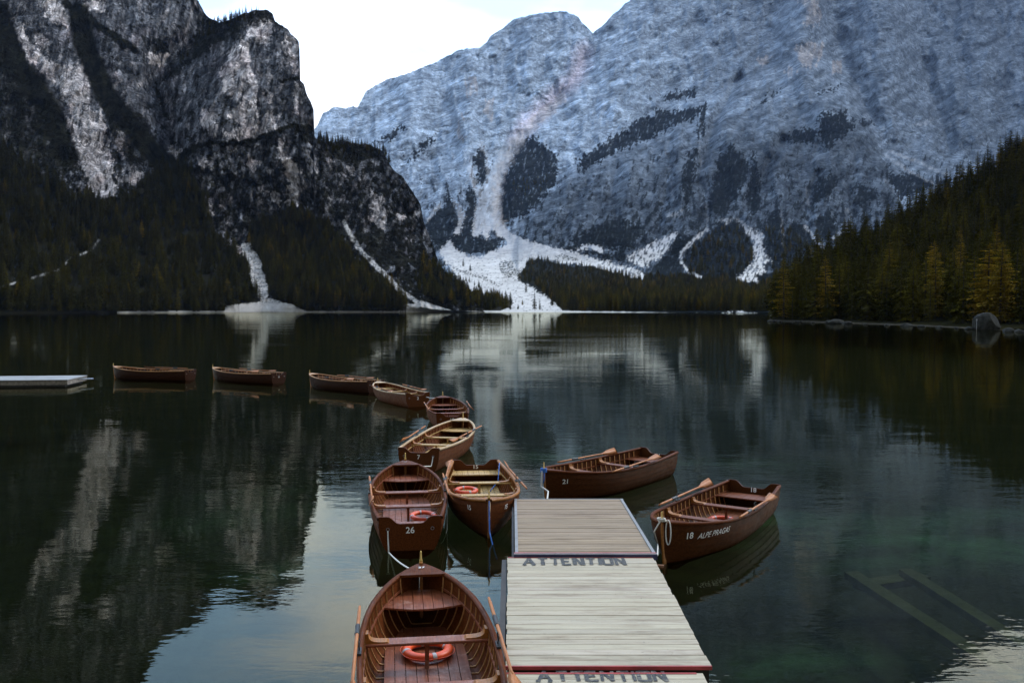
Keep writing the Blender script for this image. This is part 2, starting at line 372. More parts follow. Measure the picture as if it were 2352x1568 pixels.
        v = np.maximum(v, soft(x, y, P, fn, 14) * (0.72 + 0.24 * (st2 < .1)))
    nv = fbm(px / 14, py / 18, 6, 61, 0.65); slope = sst(py, 150, 520)
    v = np.maximum(v, sst(nv + 0.42 * slope, 0.22, 0.34) * (1 - 0.7 * pk) * 0.95)
    C = blend(C, v, VEG)
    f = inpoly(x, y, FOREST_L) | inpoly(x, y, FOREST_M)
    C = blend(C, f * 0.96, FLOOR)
    ch = inpoly(px + 4 * w, py + 4 * w2, Z1([(1165,1180),(1215,1170),(1265,1260),(1300,1380),(1295,1440),(1400,1470),(1470,1502),(1500,1530),(1080,1530),(1090,1478),(1200,1463),(1262,1460),(1222,1380),(1190,1280)])) * 1.0
    ch = np.maximum(ch, sst(-dline(px + 5*w, py + 5*w2, Z2([(260,1070),(290,1130),(330,1200),(420,1290),(530,1400),(620,1462),(700,1485)])), -7, -3) * sst(w, -0.5, -0.1))
    ch = np.maximum(ch, inpoly(px, py + 3 * w, Z2([(560,1466),(640,1470),(700,1474),(800,1508),(800,1540),(520,1540),(520,1508)])) * 1.0)
    ch = np.maximum(ch, (py > 714.2 + 1.5 * w) * (px > 270) * 0.8)
    speck = 1 - 0.7 * sst(fbm(px / 5, py / 4, 4, 66, 0.7), -0.02, 0.22) * (py < 695)
    C = blend(C, ch * speck, tuple(0.62 * c for c in SCREE))
    rocky = 1 - np.maximum(ch, f * 1.0) * .95
    pth = sst(-dline(px, py + 2 * w, Z1([(-100,1410),(0,1390),(100,1360),(290,1305),(340,1250),(440,1210),(480,1160)])), -3.2, -1.5) * sst(w2, -0.3, 0.1)
    return np.concatenate([blend(C, pth * 0.8, (0.30, 0.29, 0.27)), rocky[..., None]], -1)
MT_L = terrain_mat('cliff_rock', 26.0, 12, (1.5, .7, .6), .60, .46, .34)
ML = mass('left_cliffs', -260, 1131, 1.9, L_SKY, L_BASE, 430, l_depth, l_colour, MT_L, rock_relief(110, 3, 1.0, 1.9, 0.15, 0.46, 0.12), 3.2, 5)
tag(ML.o, kind='structure', label='grey limestone cliffs with pale scars rising from the left shore')

# ---- the great mountain across the lake, with the gravel fan and valley floor at its foot
M_SKY = [(640,330),(700,330),(730,285),(742,262),(765,248),(800,246),(822,247),(838,215),(870,190),(905,178),(940,168),(1000,142),(1050,118),(1068,113),(1100,110),(1115,100),(1128,84),(1170,52),(1190,42),(1230,32),(1262,28),(1300,27),(1328,38),(1336,52),(1352,66),(1362,76),(1384,58),(1410,32),(1450,-2),(1520,-70),(1600,-150),(1700,-250),(1850,-310),(2000,-290),(2150,-250),(2230,-150),(2300,-92),(2380,-70),(2500,-90),(2700,-60),(2900,60)]
B_RIDGE = [(1188,540),(1200,512),(1225,480),(1262,432),(1290,400),(1330,372),(1360,352),(1400,335),(1470,300),(1540,270),(1600,235),(1680,190),(1760,150),(1850,120),(1900,140),(1950,190),(1985,240),(2005,300),(2030,350),(2042,400),(2060,440),(2120,470)]
CHUTE = [(1362,76),(1340,160),(1300,215),(1240,260),(1205,300),(1175,350),(1150,400),(1140,470),(1150,530)]
def m_depth(px, py):
    d = np.interp(py, [-320,-150,0,150,300,420,520,600,650,690,717], [8600,7600,6600,5400,4200,3400,2700,2050,1500,1000,700])
    sh = pl(px, [(640,1.0),(1330,1.0),(1500,0.93),(1775,0.82),(2000,0.8),(2900,0.8)])
    d = d * (1 + (sh - 1) * sst(py, 500, 700))
    low = 1 - sst(py, 560, 640)
    yr = pl(px, B_RIDGE); ins = np.clip((py - yr) / 60, 0, 3) * (px > 1188) * (px < 2100)
    d = d * (1 - 0.11 * (1 - np.exp(-ins)) * low)
    d = d * (1 + 0.035 * np.exp(-(dline(px, py, CHUTE) / 26) ** 2) * low)
    d = d * (1 + 0.14 * sst(px, 2010, 2120) * sst(-py, -430, -330))
    for P, k, wd in (([(1900,-60),(1935,120),(1990,240),(2040,330)], 0.05, 26), ([(1500,560),(1530,440),(1540,360)], .03, 12), ([(1350,540),(1400,450),(1420,380)], .025, 12), ([(1960,520),(1950,420),(1970,330)], .03, 12), ([(1280,560),(1310,480),(1350,420)], .025, 10), ([(1610,560),(1625,470),(1605,400),(1640,280),(1700,180)], 0.045, 12),
                     ([(1725,560),(1700,500),(1740,420),(1800,320)], 0.04, 12), ([(1860,560),(1850,480),(1880,400)], 0.04, 12), ([(2130,150),(2150,250),(2180,330)], 0.03, 18)):
        d = d * (1 + k * np.exp(-(dline(px, py, P) / wd) ** 2) * low)
    for P, k, wd in (([(1860,0),(1830,120),(1900,260)], 0.07, 45), ([(1560,300),(1570,560)], .03, 18), ([(1450,380),(1440,560)], .03, 20), ([(1790,350),(1790,560)], .03, 20), ([(1900,420),(1910,560)], .03, 16), ([(1230,60),(1210,180)], .04, 30), ([(950,190),(930,330)], .04, 40), ([(1480,60),(1420,240)], .04, 40), ([(1675,320),(1720,560)], 0.03, 20), ([(1070,120),(1080,350),(1060,500)], 0.03, 35), ([(2060,0),(2080,180),(2130,360)], 0.04, 40), ([(2250,0),(2230,300)], 0.04, 45)):
        d = d * (1 - k * np.exp(-(dline(px, py, P) / wd) ** 2) * low)
    return d
_mr = rock_relief(170, 13, 1.0, 2.2, 0.35, 0.50); _mr2 = rock_relief(46, 17, 1.0, 2.4, -0.5, 0.40)
def m_relief(px, py, Y):
    low = 1 - sst(py, 520, 640)
    return (_mr(px, py, Y) + 0.8 * _mr2(px, py, Y)) * (0.01 + 0.99 * low)
M_GRAVEL = [Z2([(1170,640),(1110,690),(1060,760),(1022,850),(1010,950),(1012,1080),(1050,1110),(1100,1145),(1200,1178),(1350,1212),(1480,1250),(1600,1280),(1690,1310),(1733,1340),(1660,1345),(1560,1318),(1440,1285),(1300,1268),(1200,1250),(1150,1260),(1120,1310),(1100,1345),(1180,1400),(1260,1450),(1400,1490),(1400,1530),(880,1530),(880,1500),(1000,1460),(1040,1440),(940,1415),(860,1395),(760,1275),(735,1240),(720,1210),(745,1190),(770,1155),(790,1190),(825,1218),(870,1245),(930,1240),(1000,1205),(1050,1170),(1000,1130),(975,1095),(950,1160),(930,1120),(905,1145),(885,1140),(890,1060),(910,960),(935,900),(960,850),(1000,740),(1085,650)]),
    Z2([(860,740),(905,900),(930,900),(905,960),(870,870),(850,820)]), Z2([(790,960),(815,990),(850,1050),(835,1080),(820,1130),(795,1130),(815,1070)]), Z2([(740,985),(660,1075),(655,1060),(700,1000)]), Z2([(930,690),(960,760),(965,860),(950,860),(945,760),(915,700)]),
    Z3([(-20,1175),(90,1120),(215,1060),(170,1150),(120,1195),(100,1190),(60,1232),(30,1215),(-20,1190)]), Z3([(470,985),(500,1010),(560,1060),(600,1075),(610,1160),(640,1200),(600,1215),(620,1250),(570,1262),(590,1312),(550,1290),(465,1288),(520,1250),(560,1200),(560,1110)]),
    Z3([(1295,575),(1392,543),(1350,578)]), Z3([(1485,800),(1610,748),(1500,815)]), Z3([(400,1010),(460,1005),(445,1030)]), Z3([(160,990),(230,965),(200,1000)]),
    Z4([(1030,310),(1080,255),(1150,250),(1235,285),(1200,300),(1110,265)]), Z4([(1060,686),(1300,680),(1480,690),(1900,690),(2080,665),(2270,705),(2270,760),(1060,760)]), Z4([(1410,490),(1460,455),(1470,500)])]
M_LINES = [(Z3([(345,1055),(280,1110),(235,1150),(225,1195),(262,1250),(340,1285)]), 3.6), (Z3([(320,560),(310,700),(345,850),(350,950),(345,1060)]), 2.6), (Z3([(688,980),(700,1150)]), 2), (Z3([(800,1040),(850,1108),(885,1135)]), 3.2),
    (Z3([(1170,690),(1290,735),(1450,803)]), 3.2), (Z3([(1170,715),(1280,790),(1400,850)]), 3.2), (Z3([(1160,820),(1240,930)]), 2), (Z3([(990,960),(985,1060),(920,1095)]), 3), (Z3([(170,650),(175,800),(190,900)]), 2), (Z3([(800,860),(820,1000)]), 2.4), (Z4([(2030,80),(2130,140)]), 2)]
M_VEG = [Z2([(900,720),(938,715),(957,800),(950,885),(920,885),(888,800)]), Z2([(868,845),(900,865),(922,935),(890,905)]), Z2([(850,885),(905,950),(890,1065),(850,1015)]),
    Z2([(1080,690),(1170,660),(1290,745),(1292,860),(1270,910),(1150,1035),(1020,1085),(1010,1000),(1020,900),(1060,800)]), Z2([(760,915),(800,985),(830,1060),(850,1000),(890,1060),(885,1140),(960,1165),(1000,1125),(1045,1170),(960,1232),(820,1222),(690,1205),(650,1090),(730,1000)]),
    Z2([(540,800),(640,690),(700,645),(690,680),(580,790)]), Z2([(410,690),(530,610),(560,610),(480,680)]),
    Z3([(-250,730),(-120,650),(0,570),(120,508),(200,510),(300,495),(335,470),(345,510),(250,560),(190,580),(90,640),(0,668),(-110,720),(-230,790)]), Z3([(300,500),(340,490),(345,580),(310,650)]), Z3([(140,440),(300,400),(290,440),(160,470)]), Z3([(595,475),(680,408),(660,445)]),
    Z3([(870,520),(980,515),(1025,580),(945,650),(890,692),(862,620),(830,665),(700,642),(760,590),(850,590)]), Z3([(1040,555),(1112,568),(1080,582)]), Z3([(860,425),(960,390),(960,400),(880,435)]),
    Z3([(400,720),(460,665),(545,740),(520,850),(480,900),(430,1000),(350,970),(380,820)]), Z3([(260,700),(300,690),(280,900),(240,960),(230,860)]), Z3([(840,850),(900,792),(955,830),(900,905),(830,930)]), Z3([(1018,935),(1050,845),(1145,890),(1080,930)]),
    Z3([(1165,795),(1300,795),(1405,852),(1245,915),(1190,850)]), Z3([(1390,820),(1480,825),(1420,880)]), Z3([(160,1155),(205,1095),(280,1085),(275,1110),(225,1190),(250,1290),(170,1290),(90,1240)]),
    Z3([(240,1185),(300,1115),(372,1060),(400,1022),(480,1000),(545,1060),(560,1200),(470,1290),(340,1290),(270,1250)]), Z3([(608,1060),(625,1000),(680,965),(700,1060),(740,1020),(800,1040),(885,1140),(850,1185),(650,1300),(640,1190),(615,1150)]),
    Z3([(840,1020),(900,955),(945,1000),(930,1095),(880,1095)]), Z3([(560,700),(600,840),(590,960),(530,1000),(540,850)]), Z3([(-60,1000),(40,1030),(60,1080),(-20,1140),(-300,1130),(-260,1080)]), Z4([(960,250),(1030,255),(1060,300),(950,290)]), Z4([(1240,100),(1440,110),(1460,180),(1260,170)]), Z4([(1060,280),(1110,262),(1200,310),(1330,290),(1370,350),(1200,340)])]
FOREST_V = [Z4([(690,430),(760,340),(900,360),(1000,390),(1150,380),(1180,400),(1330,440),(1450,470),(1600,445),(1800,470),(2020,475),(2150,520),(2290,480),(2290,706),(2080,662),(1900,688),(1060,684),(960,660),(850,560),(770,500),(690,470)]),
    Z4([(320,560),(420,560),(570,590),(640,640),(560,664),(330,672)])]
def m_colour(px, py):
    w = fbm(px / 16, py / 16, 6, 103, 0.62); w2 = fbm(px / 16, py / 16, 6, 131, 0.62)
    x = px + 14 * w; y = py + 12 * w2
    C = np.ones(px.shape + (3,)) * np.array((0.168, 0.208, 0.262))  # bluish grey rock; the blue of distance haze is put into this colour
    C *= (1 + 0.90 * (1 - sst(px, 1300, 1800)) * (1 - sst(py, 300, 540)) - 0.30 * sst(px, 1900, 2300) * (1 - sst(py, 380, 480)))[..., None]  # mist brightening on the left dome painted in; upper right made darker
    # bedding: thin bands, folded; and long diagonal slabs on the right-hand face
    fold = 60 * fbm(px / 220, py / 220, 3, 150) + 0.35 * px
    bed = fbm(px / 60, (py + fold) / 14.0, 2, 151, 0.6); dia = fbm((px - py) / 90, (px * 0.62 + py * 1.0) / 17.0, 2, 152, 0.6)
    k = sst(px, 1350, 1500); b = bed * (1 - k) + dia * k
    mott = fbm(px / 34, py / 34, 4, 153, 0.6); vert = fbm(px / 9, py / 40, 2, 154, 0.6)
    lowb = sst(py, 330, 480)
    C *= np.clip(1 + 0.55 * b + 0.42 * mott + 0.55 * vert * (0.4 + 0.6 * lowb), .15, 3)[..., None]
    lf = sst(fbm((px + py * .2) / 9, py / 22, 2, 157, .6), .28, .55); C *= (1 + .6 * lf * (.3 + .7 * lowb))[..., None]
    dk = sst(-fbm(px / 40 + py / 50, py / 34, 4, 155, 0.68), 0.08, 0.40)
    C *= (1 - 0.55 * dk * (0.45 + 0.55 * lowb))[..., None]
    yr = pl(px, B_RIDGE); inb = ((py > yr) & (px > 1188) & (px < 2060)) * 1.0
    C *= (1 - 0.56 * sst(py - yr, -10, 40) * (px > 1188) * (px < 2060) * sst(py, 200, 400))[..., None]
    pinkc = np.clip(1 - dline(x, y, [(1340,120),(1320,180),(1260,235),(1215,280),(1190,320)]) / 34, 0, 1)[..., None]
    C = C * (1 + pinkc * np.array((0.55, 0.18, 0.12)))
    for P in ([(1840,0),(1880,0),(1885,60),(1850,60)], Z3([(770,200),(870,200),(880,250),(820,320),(780,280),(750,240)]), Z3([(580,270),(650,260),(640,300),(590,300)]), Z3([(920,280),(960,280),(960,340),(930,330)]), Z3([(700,320),(750,320),(740,370)]),
              Z2([(840,380),(900,370),(910,450),(860,470)]), Z2([(940,480),(980,480),(985,590),(950,580)]), Z2([(815,540),(830,620),(850,680),(815,690)])):
        C = blend(C, soft(x, y, P, vert, 12) * (0.35 + 0.3 * (vert > 0)), (0.34, 0.31, 0.30))
    v = np.zeros(px.shape)
    dv = (px - 1176) * .18; fn = .65 * fbm(px / 18, py / 24, 4, 233, 0.75) + .45 * fbm((px + py * .12) / 7, py / 42, 2, 234, 0.6) + .35 * fbm(px / 5, py / 5, 1, 235)
    for P in M_VEG: v = np.maximum(v, soft(x, y, P, fn, 22) * 0.97)
    gap = sst(fbm(px / 5 + py / 30, py / 16, 3, 236, .6), .16, .36)
    sc = fbm(px / 12 + py / 60, py / 22, 6, 160, 0.66)
    v = np.maximum(v, sst(sc + 0.26 * sst(py, 330, 600) + .10 * (px > 1450), 0.27, 0.36) * sst(py, 240, 400) * 0.85)
    v = v * (1 - .35 * gap); v = np.maximum(v, sst(py + 6 * w, 622, 630) * 1.0)
    ft = fbm(px / 3, py / 9, 3, 171, 0.6)
    VC = np.array((0.0085, 0.0105, 0.0105)) * (1 + 0.5 * ft[..., None]) * np.array((1.0, 1, 1))
    C = C * (1 - v[..., None]) + VC * v[..., None]
    chs = sst(-dline(x, y, [(1290,225),(1250,262),(1205,300),(1175,350),(1150,400),(1140,470),(1150,530)]) + 5 * fn, -17, -7) * 0.6
    C = blend(C, chs, (0.36, 0.33, 0.32))
    g = np.zeros(px.shape); x2 = px + 3 * w; y2 = py + 3 * w2
    for P in M_GRAVEL: g = np.maximum(g, soft(x2, y2, P, fn + .5 * fbm(px / 4, py / 4, 1, 237), 9, 2.6))
    brk = fbm(px / 10, py / 14, 3, 190, .6)
    for P, wd in M_LINES: g = np.maximum(g, sst(-dline(px + 7 * w, py + 5 * w2, P) / (wd * (1 + 1.3 * np.clip(brk, -.55, 1))), -1.5, -.5) * sst(brk + (wd > 3) * .5, -.35, 0.1) * (.9 if wd > 3 else .55))
    g = g * (1 - 0.30 * sst(fbm(px / 9, py / 5, 3, 181, 0.7), 0.0, 0.5)) * (1 - .75 * sst(fbm((px + py * .3) / 6, py / 13, 2, 184, .6), -.02, .22) * (px > 1380) * (py < 668))
    shrub = sst(fbm(px / 6, py / 2.6, 4, 182, 0.65), 0.26, 0.34) * sst(py, 570, 600) * 0.85
    for P in [Z4([(560,350),(640,350),(660,400),(720,420),(640,460),(570,420)]), Z4([(220,365),(400,430),(510,470),(560,510),(480,470),(330,430)]), Z4([(880,330),(960,310),(1050,335),(1050,350),(930,330)]), Z4([(760,340),(900,350),(1000,385),(940,380),(820,360)])]: shrub = np.maximum(shrub, soft(x2, y2, P, fn, 10) * sst(fbm(px / 5, py / 2.6, 3, 183, .7), -.18, .10) * 0.9)
    C = blend(C, np.clip(g * shrub * 1.0, 0, .9), (0.035, 0.036, 0.026))
    C = blend(C, g * (1 - shrub) * (0.34 + 0.66 * sst(py, 470, 560)), np.array((0.36, 0.365, 0.38)) * (1 - sst(py, 560, 620))[..., None] + np.array((0.50, 0.495, 0.485)) * sst(py, 560, 620)[..., None])
    f = np.zeros(px.shape, bool)
    for P in FOREST_V: f |= inpoly(x2, y2, P)
    ybm = pl(px, [(640,717.5),(1330,717.5),(1500,720),(1775,731),(2900,735)]); wb = fbm(px / 30, px * 0, 4, 241)
    f &= py < 713.5
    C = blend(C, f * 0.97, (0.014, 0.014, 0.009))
    beach = sst(py - ybm, -4.2 - 3.5 * wb - 3 * np.exp(-((px - 1700) / 50) ** 2), -2.2 - 3.5 * wb - 3 * np.exp(-((px - 1700) / 50) ** 2)) * (px > 1080); g = np.maximum(g, beach)
    C = blend(C, beach * .95, (0.46, 0.455, 0.44))
    rocky = (1 - np.maximum(np.maximum(g, f * 1.0), sst(py, 600, 625)) * .97)
    return np.concatenate([C, rocky[..., None]], -1)
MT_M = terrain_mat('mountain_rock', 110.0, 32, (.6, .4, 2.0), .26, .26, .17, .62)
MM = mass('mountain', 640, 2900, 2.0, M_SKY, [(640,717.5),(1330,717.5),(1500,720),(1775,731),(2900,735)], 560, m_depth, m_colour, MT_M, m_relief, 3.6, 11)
tag(MM.o, kind='structure', label='huge grey mountain face across the lake with white gravel fan at its foot')

# ---- wooded hill on the right shore
R_TOP = [(1745,738),(1768,736.8),(1776,722),(1784,704),(1800,676),(1850,640),(1900,608),(1950,580),(2000,554),(2100,502),(2200,442),(2300,384),(2352,346),(2500,270),(2700,230),(3000,200)]
R_BASE = [(1745,738),(1775,738),(1900,742),(2100,749),(2352,763),(2600,780),(3000,800)]
def r_depth(px, py):
    yb = pl(px, R_BASE); yt = pl(px, R_TOP); _, e = ray(px, yb); d0 = -HC / e
    t = np.clip((yb - py) / np.maximum(yb - yt, 1), 0, 1)
    return d0 + pl(px, [(1745,5),(1800,50),(2000,160),(2352,290),(3000,330)]) * (0.06 * sst(t, 0, 0.03) + 0.94 * t ** 0.8)
def r_colour(px, py):
    w = fbm(px / 9, py / 5, 5, 203, 0.65); yb = pl(px, R_BASE)
    C = np.ones(px.shape + (3,)) * np.array(FLOOR) * (1.3 + w[..., None])
    return np.concatenate([blend(C, sst(py - yb, -5 + 0, -3.0) * (0.35 + 0.4 * sst(w, -0.2, 0.3)), (0.055, 0.05, 0.044)), 0 * px[..., None]], -1)
MT_R = terrain_mat('hill_soil', 3.0, 0, (1, 1, 1), .1, .4, .2)
MR = mass('forest_hill', 1768, 3000, 4.0, R_TOP, R_BASE, 160, r_depth, r_colour, MT_R, lambda px, py, Y: 3.0 * fbm(px / 50, py / 40, 4, 207), 0, 21, back=0.25)
tag(MR.o, kind='structure', label='dark wooded hillside above the right shore')

# ------------------------------------------------------------------ trees
def conifer(seed, larch=False, whorls=30, n=9, H=15.0, Rr=2.5):
    rg = random.Random(seed); tr = MB(); cr = MB()
    bend = (rg.uniform(-.25, .25), rg.uniform(-.25, .25))
    ax = lambda z: np.array((bend[0] * (z / H) ** 2, bend[1] * (z / H) ** 2, z))
    tr.tube([ax(-1.0), ax(H*.3), ax(H*.65), ax(H*.97)], [.24, .18, .10, .02], 6)
    for k in range(whorls):
        f = k / (whorls - 1); z = H * (0.07 + 0.93 * f ** 0.92)
        rad = Rr * ((1 - f) ** (0.66 if larch else 0.70)) * (0.85 + 0.2 * math.sin(k * 1.7 + seed)) + 0.10
        if f < 0.12: rad *= 0.75
        nb = max(4, int(n * (1 - f * 0.45)))
        ph = rg.uniform(0, 6.28)
        for j in range(nb):
            if larch and rg.random() < 0.12: continue
            th = ph + j * 2 * math.pi / nb + rg.uniform(-.3, .3); r = rad * rg.uniform(0.6, 1.18)
            d = np.array((math.cos(th), math.sin(th), 0)); s = np.array((-math.sin(th), math.cos(th), 0))
            c = ax(z + rg.uniform(-.25, .25)); up = (0.10 if larch else 0.02) + 0.25 * f; droop = (0.22 if larch else 0.42)
            seg = 4; pts = []
            for q in range(seg + 1):
                u = q / seg; pts.append(c + d * r * u + np.array((0, 0, r * (up * u - droop * u * u))))
            for q in range(seg):
                wd = r * (0.30 if not larch else 0.20) * (1 - 0.55 * (q / seg)) * rg.uniform(.7, 1.25) + 0.06
                p0, p1 = pts[q], pts[q + 1]; m = (p0 + p1) / 2
                for sg in (-1, 1):
                    tip = m + d * r * 0.16 + s * sg * wd + np.array((0, 0, -wd * rg.uniform(.2, .65)))
                    cr.add([p0, p1 + d * 0.04, tip], [(0, 1, 2)])
                if not larch or rg.random() < .5:
                    hang = m + d * 0.05 + np.array((0, 0, -r * rg.uniform(.13, .26)))
                    cr.add([p0, p1, hang], [(0, 1, 2)])
            tip = pts[-1]; cr.add([tip - s * .07 - d*.1, tip + s * .07 - d*.1, tip + d * .22], [(0, 1, 2)])
    t = ax(H); cr.add([t + (.08, 0, -.8), t + (-.05, .07, -.8), t + (-.05, -.07, -.8), t + (0, 0, .5)], [(0,1,3),(1,2,3),(2,0,3)])
    return tr, cr
def me_of(mb, mats, name):
    me = bpy.data.meshes.new(name); me.from_pydata(mb.v, [], mb.f)
    for m in mats: me.materials.append(m)
    if len(mats) > 1: me.polygons.foreach_set('material_index', mb.m)
    return me
KINDS = {}   # kind -> list of (trunk mesh, crown mesh, joined mesh)
for kind, mat, lar in (('spruce', M_SPRUCE, False), ('mixed', M_MIXED, True), ('golden', M_GOLD, True)):
    KINDS[kind] = []
    for s in range(3):
        tr, cr = conifer(11 * s + len(kind), lar, whorls=(26, 30, 34)[s] + (8 if lar else 0), n=(8, 9, 10)[s], Rr=(2.8, 3.2, 3.6)[s] * (1.05 if lar else 1))
        tm = me_of(tr, [M_BARK], 'trunk'); cm = me_of(cr, [mat], 'crown')
        j = MB(); j.add(tr.v, tr.f); j.mi = 1; j.add(cr.v, cr.f)
        KINDS[kind].append((tm, cm, me_of(j, [M_BARK, mat], 'conifer')))
proto = bpy.data.collections.new('conifer_kinds')       # sources of the far woods (not in the scene itself)
ORDER = []
for kind in ('spruce', 'mixed', 'golden'):
    for s in range(3):
        o = bpy.data.objects.new('k%02d_conifer' % len(ORDER), KINDS[kind][s][2]); proto.objects.link(o); ORDER.append((kind, s))
def forest_stuff(name, pts, label):
    me = bpy.data.meshes.new(name); me.vertices.add(len(pts))
    me.vertices.foreach_set('co', np.array([p[0] for p in pts], np.float32).reshape(-1))
    for nm, ty, ix in (('size', 'FLOAT', 1), ('turn', 'FLOAT', 2), ('sort', 'INT', 3)):
        a = me.attributes.new(nm, ty, 'POINT'); a.data.foreach_set('value', [p[ix] for p in pts])
    g = random.Random(5); a = me.attributes.new('girth', 'FLOAT', 'POINT'); a.data.foreach_set('value', [p[1] * g.uniform(.8, 1.35) for p in pts])
    o = link(name, me); tag(o, label, 'forest', kind='stuff')
    ng = bpy.data.node_groups.new(name, 'GeometryNodeTree')
    ng.interface.new_socket('Geometry', in_out='INPUT', socket_type='NodeSocketGeometry'); ng.interface.new_socket('Geometry', in_out='OUTPUT', socket_type='NodeSocketGeometry')
    n = ng.nodes; l = ng.links; gi = n.new('NodeGroupInput'); go = n.new('NodeGroupOutput')
    m2p = n.new('GeometryNodeMeshToPoints'); ip = n.new('GeometryNodeInstanceOnPoints'); ci = n.new('GeometryNodeCollectionInfo')
    ci.inputs['Collection'].default_value = proto; ci.inputs['Separate Children'].default_value = True; ci.inputs['Reset Children'].default_value = True
    def na(nm, ty):
        a = n.new('GeometryNodeInputNamedAttribute'); a.data_type = ty; a.inputs['Name'].default_value = nm; return a.outputs[0]
    cx = n.new('ShaderNodeCombineXYZ'); l.new(na('turn', 'FLOAT'), cx.inputs[2])
    cs = n.new('ShaderNodeCombineXYZ'); l.new(na('girth', 'FLOAT'), cs.inputs[0]); l.new(na('girth', 'FLOAT'), cs.inputs[1]); l.new(na('size', 'FLOAT'), cs.inputs[2])
    ip.inputs['Pick Instance'].default_value = True
    l.new(gi.outputs[0], m2p.inputs[0]); l.new(m2p.outputs[0], ip.inputs['Points']); l.new(ci.outputs[0], ip.inputs['Instance'])
    l.new(na('sort', 'INT'), ip.inputs['Instance Index']); l.new(cx.outputs[0], ip.inputs['Rotation']); l.new(cs.outputs[0], ip.inputs['Scale'])
    l.new(ip.outputs[0], go.inputs[0])
    md = o.modifiers.new('wood', 'NODES'); md.node_group = ng; return o
TREE_N = [0]
def tree(kind, s, loc, scale, turn, label, group=None, parts=True):
    tm, cm, jm = KINDS[kind][s]
    nm = 'spruce_tree' if kind == 'spruce' else 'larch_tree'
    if parts:
        e = empty(nm, loc, turn); q = scale * rg.uniform(.85, 1.35); e.scale = (q, q, scale)
        link('trunk', tm, e); link('crown', cm, e)
    else:
        e = link(nm, jm, None, loc, turn); e.scale = (scale,) * 3
    tag(e, label, 'tree', group); TREE_N[0] += 1; return e
rg = random.Random(99)
# right hill: every tree is (px, Y, size, kind)
cand = []
gold_px = [(2148, 610), (2160, 680), (2285, 570), (2300, 640), (2270, 680), (1888, 645), (2205, 590), (1800, 665), (2040, 600)]
def proj(p):
    a_, e_ = p[0] / p[1], (p[2] - HC) / p[1]; q = CP - e_ * SP; return 1176 + F * a_ / q, 784 - F * (e_ * CP + SP) / q
H_, W_ = MR.P.shape[:2]
tries = 0
pts = []
cell = {}
while tries < 34000:
    tries += 1
    i = int(rg.random() ** 0.9 * (H_ - 1)); j = int(rg.random() * (W_ - 1))
    p = MR.P[i, j]
    if p[2] < 0.5: continue
    if rg.random() > p[1] / 420: continue
    k = (int(p[0] // 3.6), int(p[1] // 3.6))
    if any((k[0]+a, k[1]+b) in cell and np.hypot(*(cell[(k[0]+a, k[1]+b)] - p[:2])) < 3.3 for a in (-1,0,1) for b in (-1,0,1)): continue
    cell[k] = p[:2].copy()
    px = MR.px[i, j]; py = MR.py[i, j]
    if px < 1779: continue
    h = rg.uniform(0.55, 1.05) * (0.95 if px < 1850 else 1.0)
    r = rg.random(); kind = 'spruce' if r < 0.70 else 'mixed'
    if r > 0.975: kind = 'golden'
    pts.append((p.copy(), h, rg.uniform(0, 6.28), kind, rg.randrange(3), px, py))
for gx, gy in gold_px:      # the larches that stand out yellow in the photograph
    def miss(q):
        x_, y_ = proj(q[0] + np.array((0, 0, 9.0 * max(q[1], 1.05)))); return (x_ - gx) ** 2 + (y_ - gy) ** 2 + (q[0][1] * .12) ** 2
    b = min(range(len(pts)), key=lambda k_: miss(pts[k_])); p = pts[b]; pts[b] = (p[0], max(p[1], 1.12), p[2], 'golden', p[4], p[5], p[6])
inv = [p for p in pts if p[5] < 2375]
inv.sort(key=lambda p: -p[1] / p[0][1])
near = set(id(p) for p in inv[:175])
nm_k = {'spruce': 'dark green spruce', 'mixed': 'rusty olive larch', 'golden': 'bright yellow larch'}
def sector(px):
    return 'above the tip of the right shore' if px < 1900 else 'left of the middle of the right hillside' if px < 2060 else 'in the middle of the right hillside' if px < 2200 else 'near the big shore boulder on the right hillside'
ORD = 'first second third fourth fifth sixth seventh eighth ninth tenth eleventh twelfth thirteenth fourteenth fifteenth sixteenth seventeenth eighteenth nineteenth twentieth'.split()
SEC = ((0, 1850, 'at the right shore tip'), (1850, 1950, 'right of the shore tip'), (1950, 2060, 'above the dark shore rock'), (2060, 2160, 'mid hillside'), (2160, 2240, 'left of the big boulder'), (2240, 2310, 'behind the big boulder'), (2310, 9999, 'right of the big boulder'))
def sector(px): return next(t for a, b, t in SEC if a <= px < b)
cnt = {}
for p in sorted(inv[:175], key=lambda p: p[5]):
    yb_ = float(pl(p[5], R_BASE)); front = yb_ - p[6] < 9; sc_ = sector(p[5]); row = 'waterline row' if front else 'stand'
    k = (p[3], row, sc_); cnt[k] = cnt.get(k, 0) + 1
    if (front or p[3] != 'spruce') and cnt[k] <= 20: lb = '%s %s from left in the %s %s' % (ORD[cnt[k] - 1], nm_k[p[3]], row, sc_); gp = 'trees of the right hillside'
    else: lb = '%s inside the dense stand %s' % (nm_k[p[3]], sc_); gp = 'dark spruces inside the stand ' + sc_
    tree(p[3], p[4], p[0] - np.array((0, 0, .3)), p[1], p[2], lb, gp)
rest = [(p[0], p[1], p[2], ORDER.index((p[3], p[4]))) for p in pts if id(p) not in near]
forest_stuff('hillside_forest', rest, 'dense dark conifer forest with yellow larches covering the right hillside')

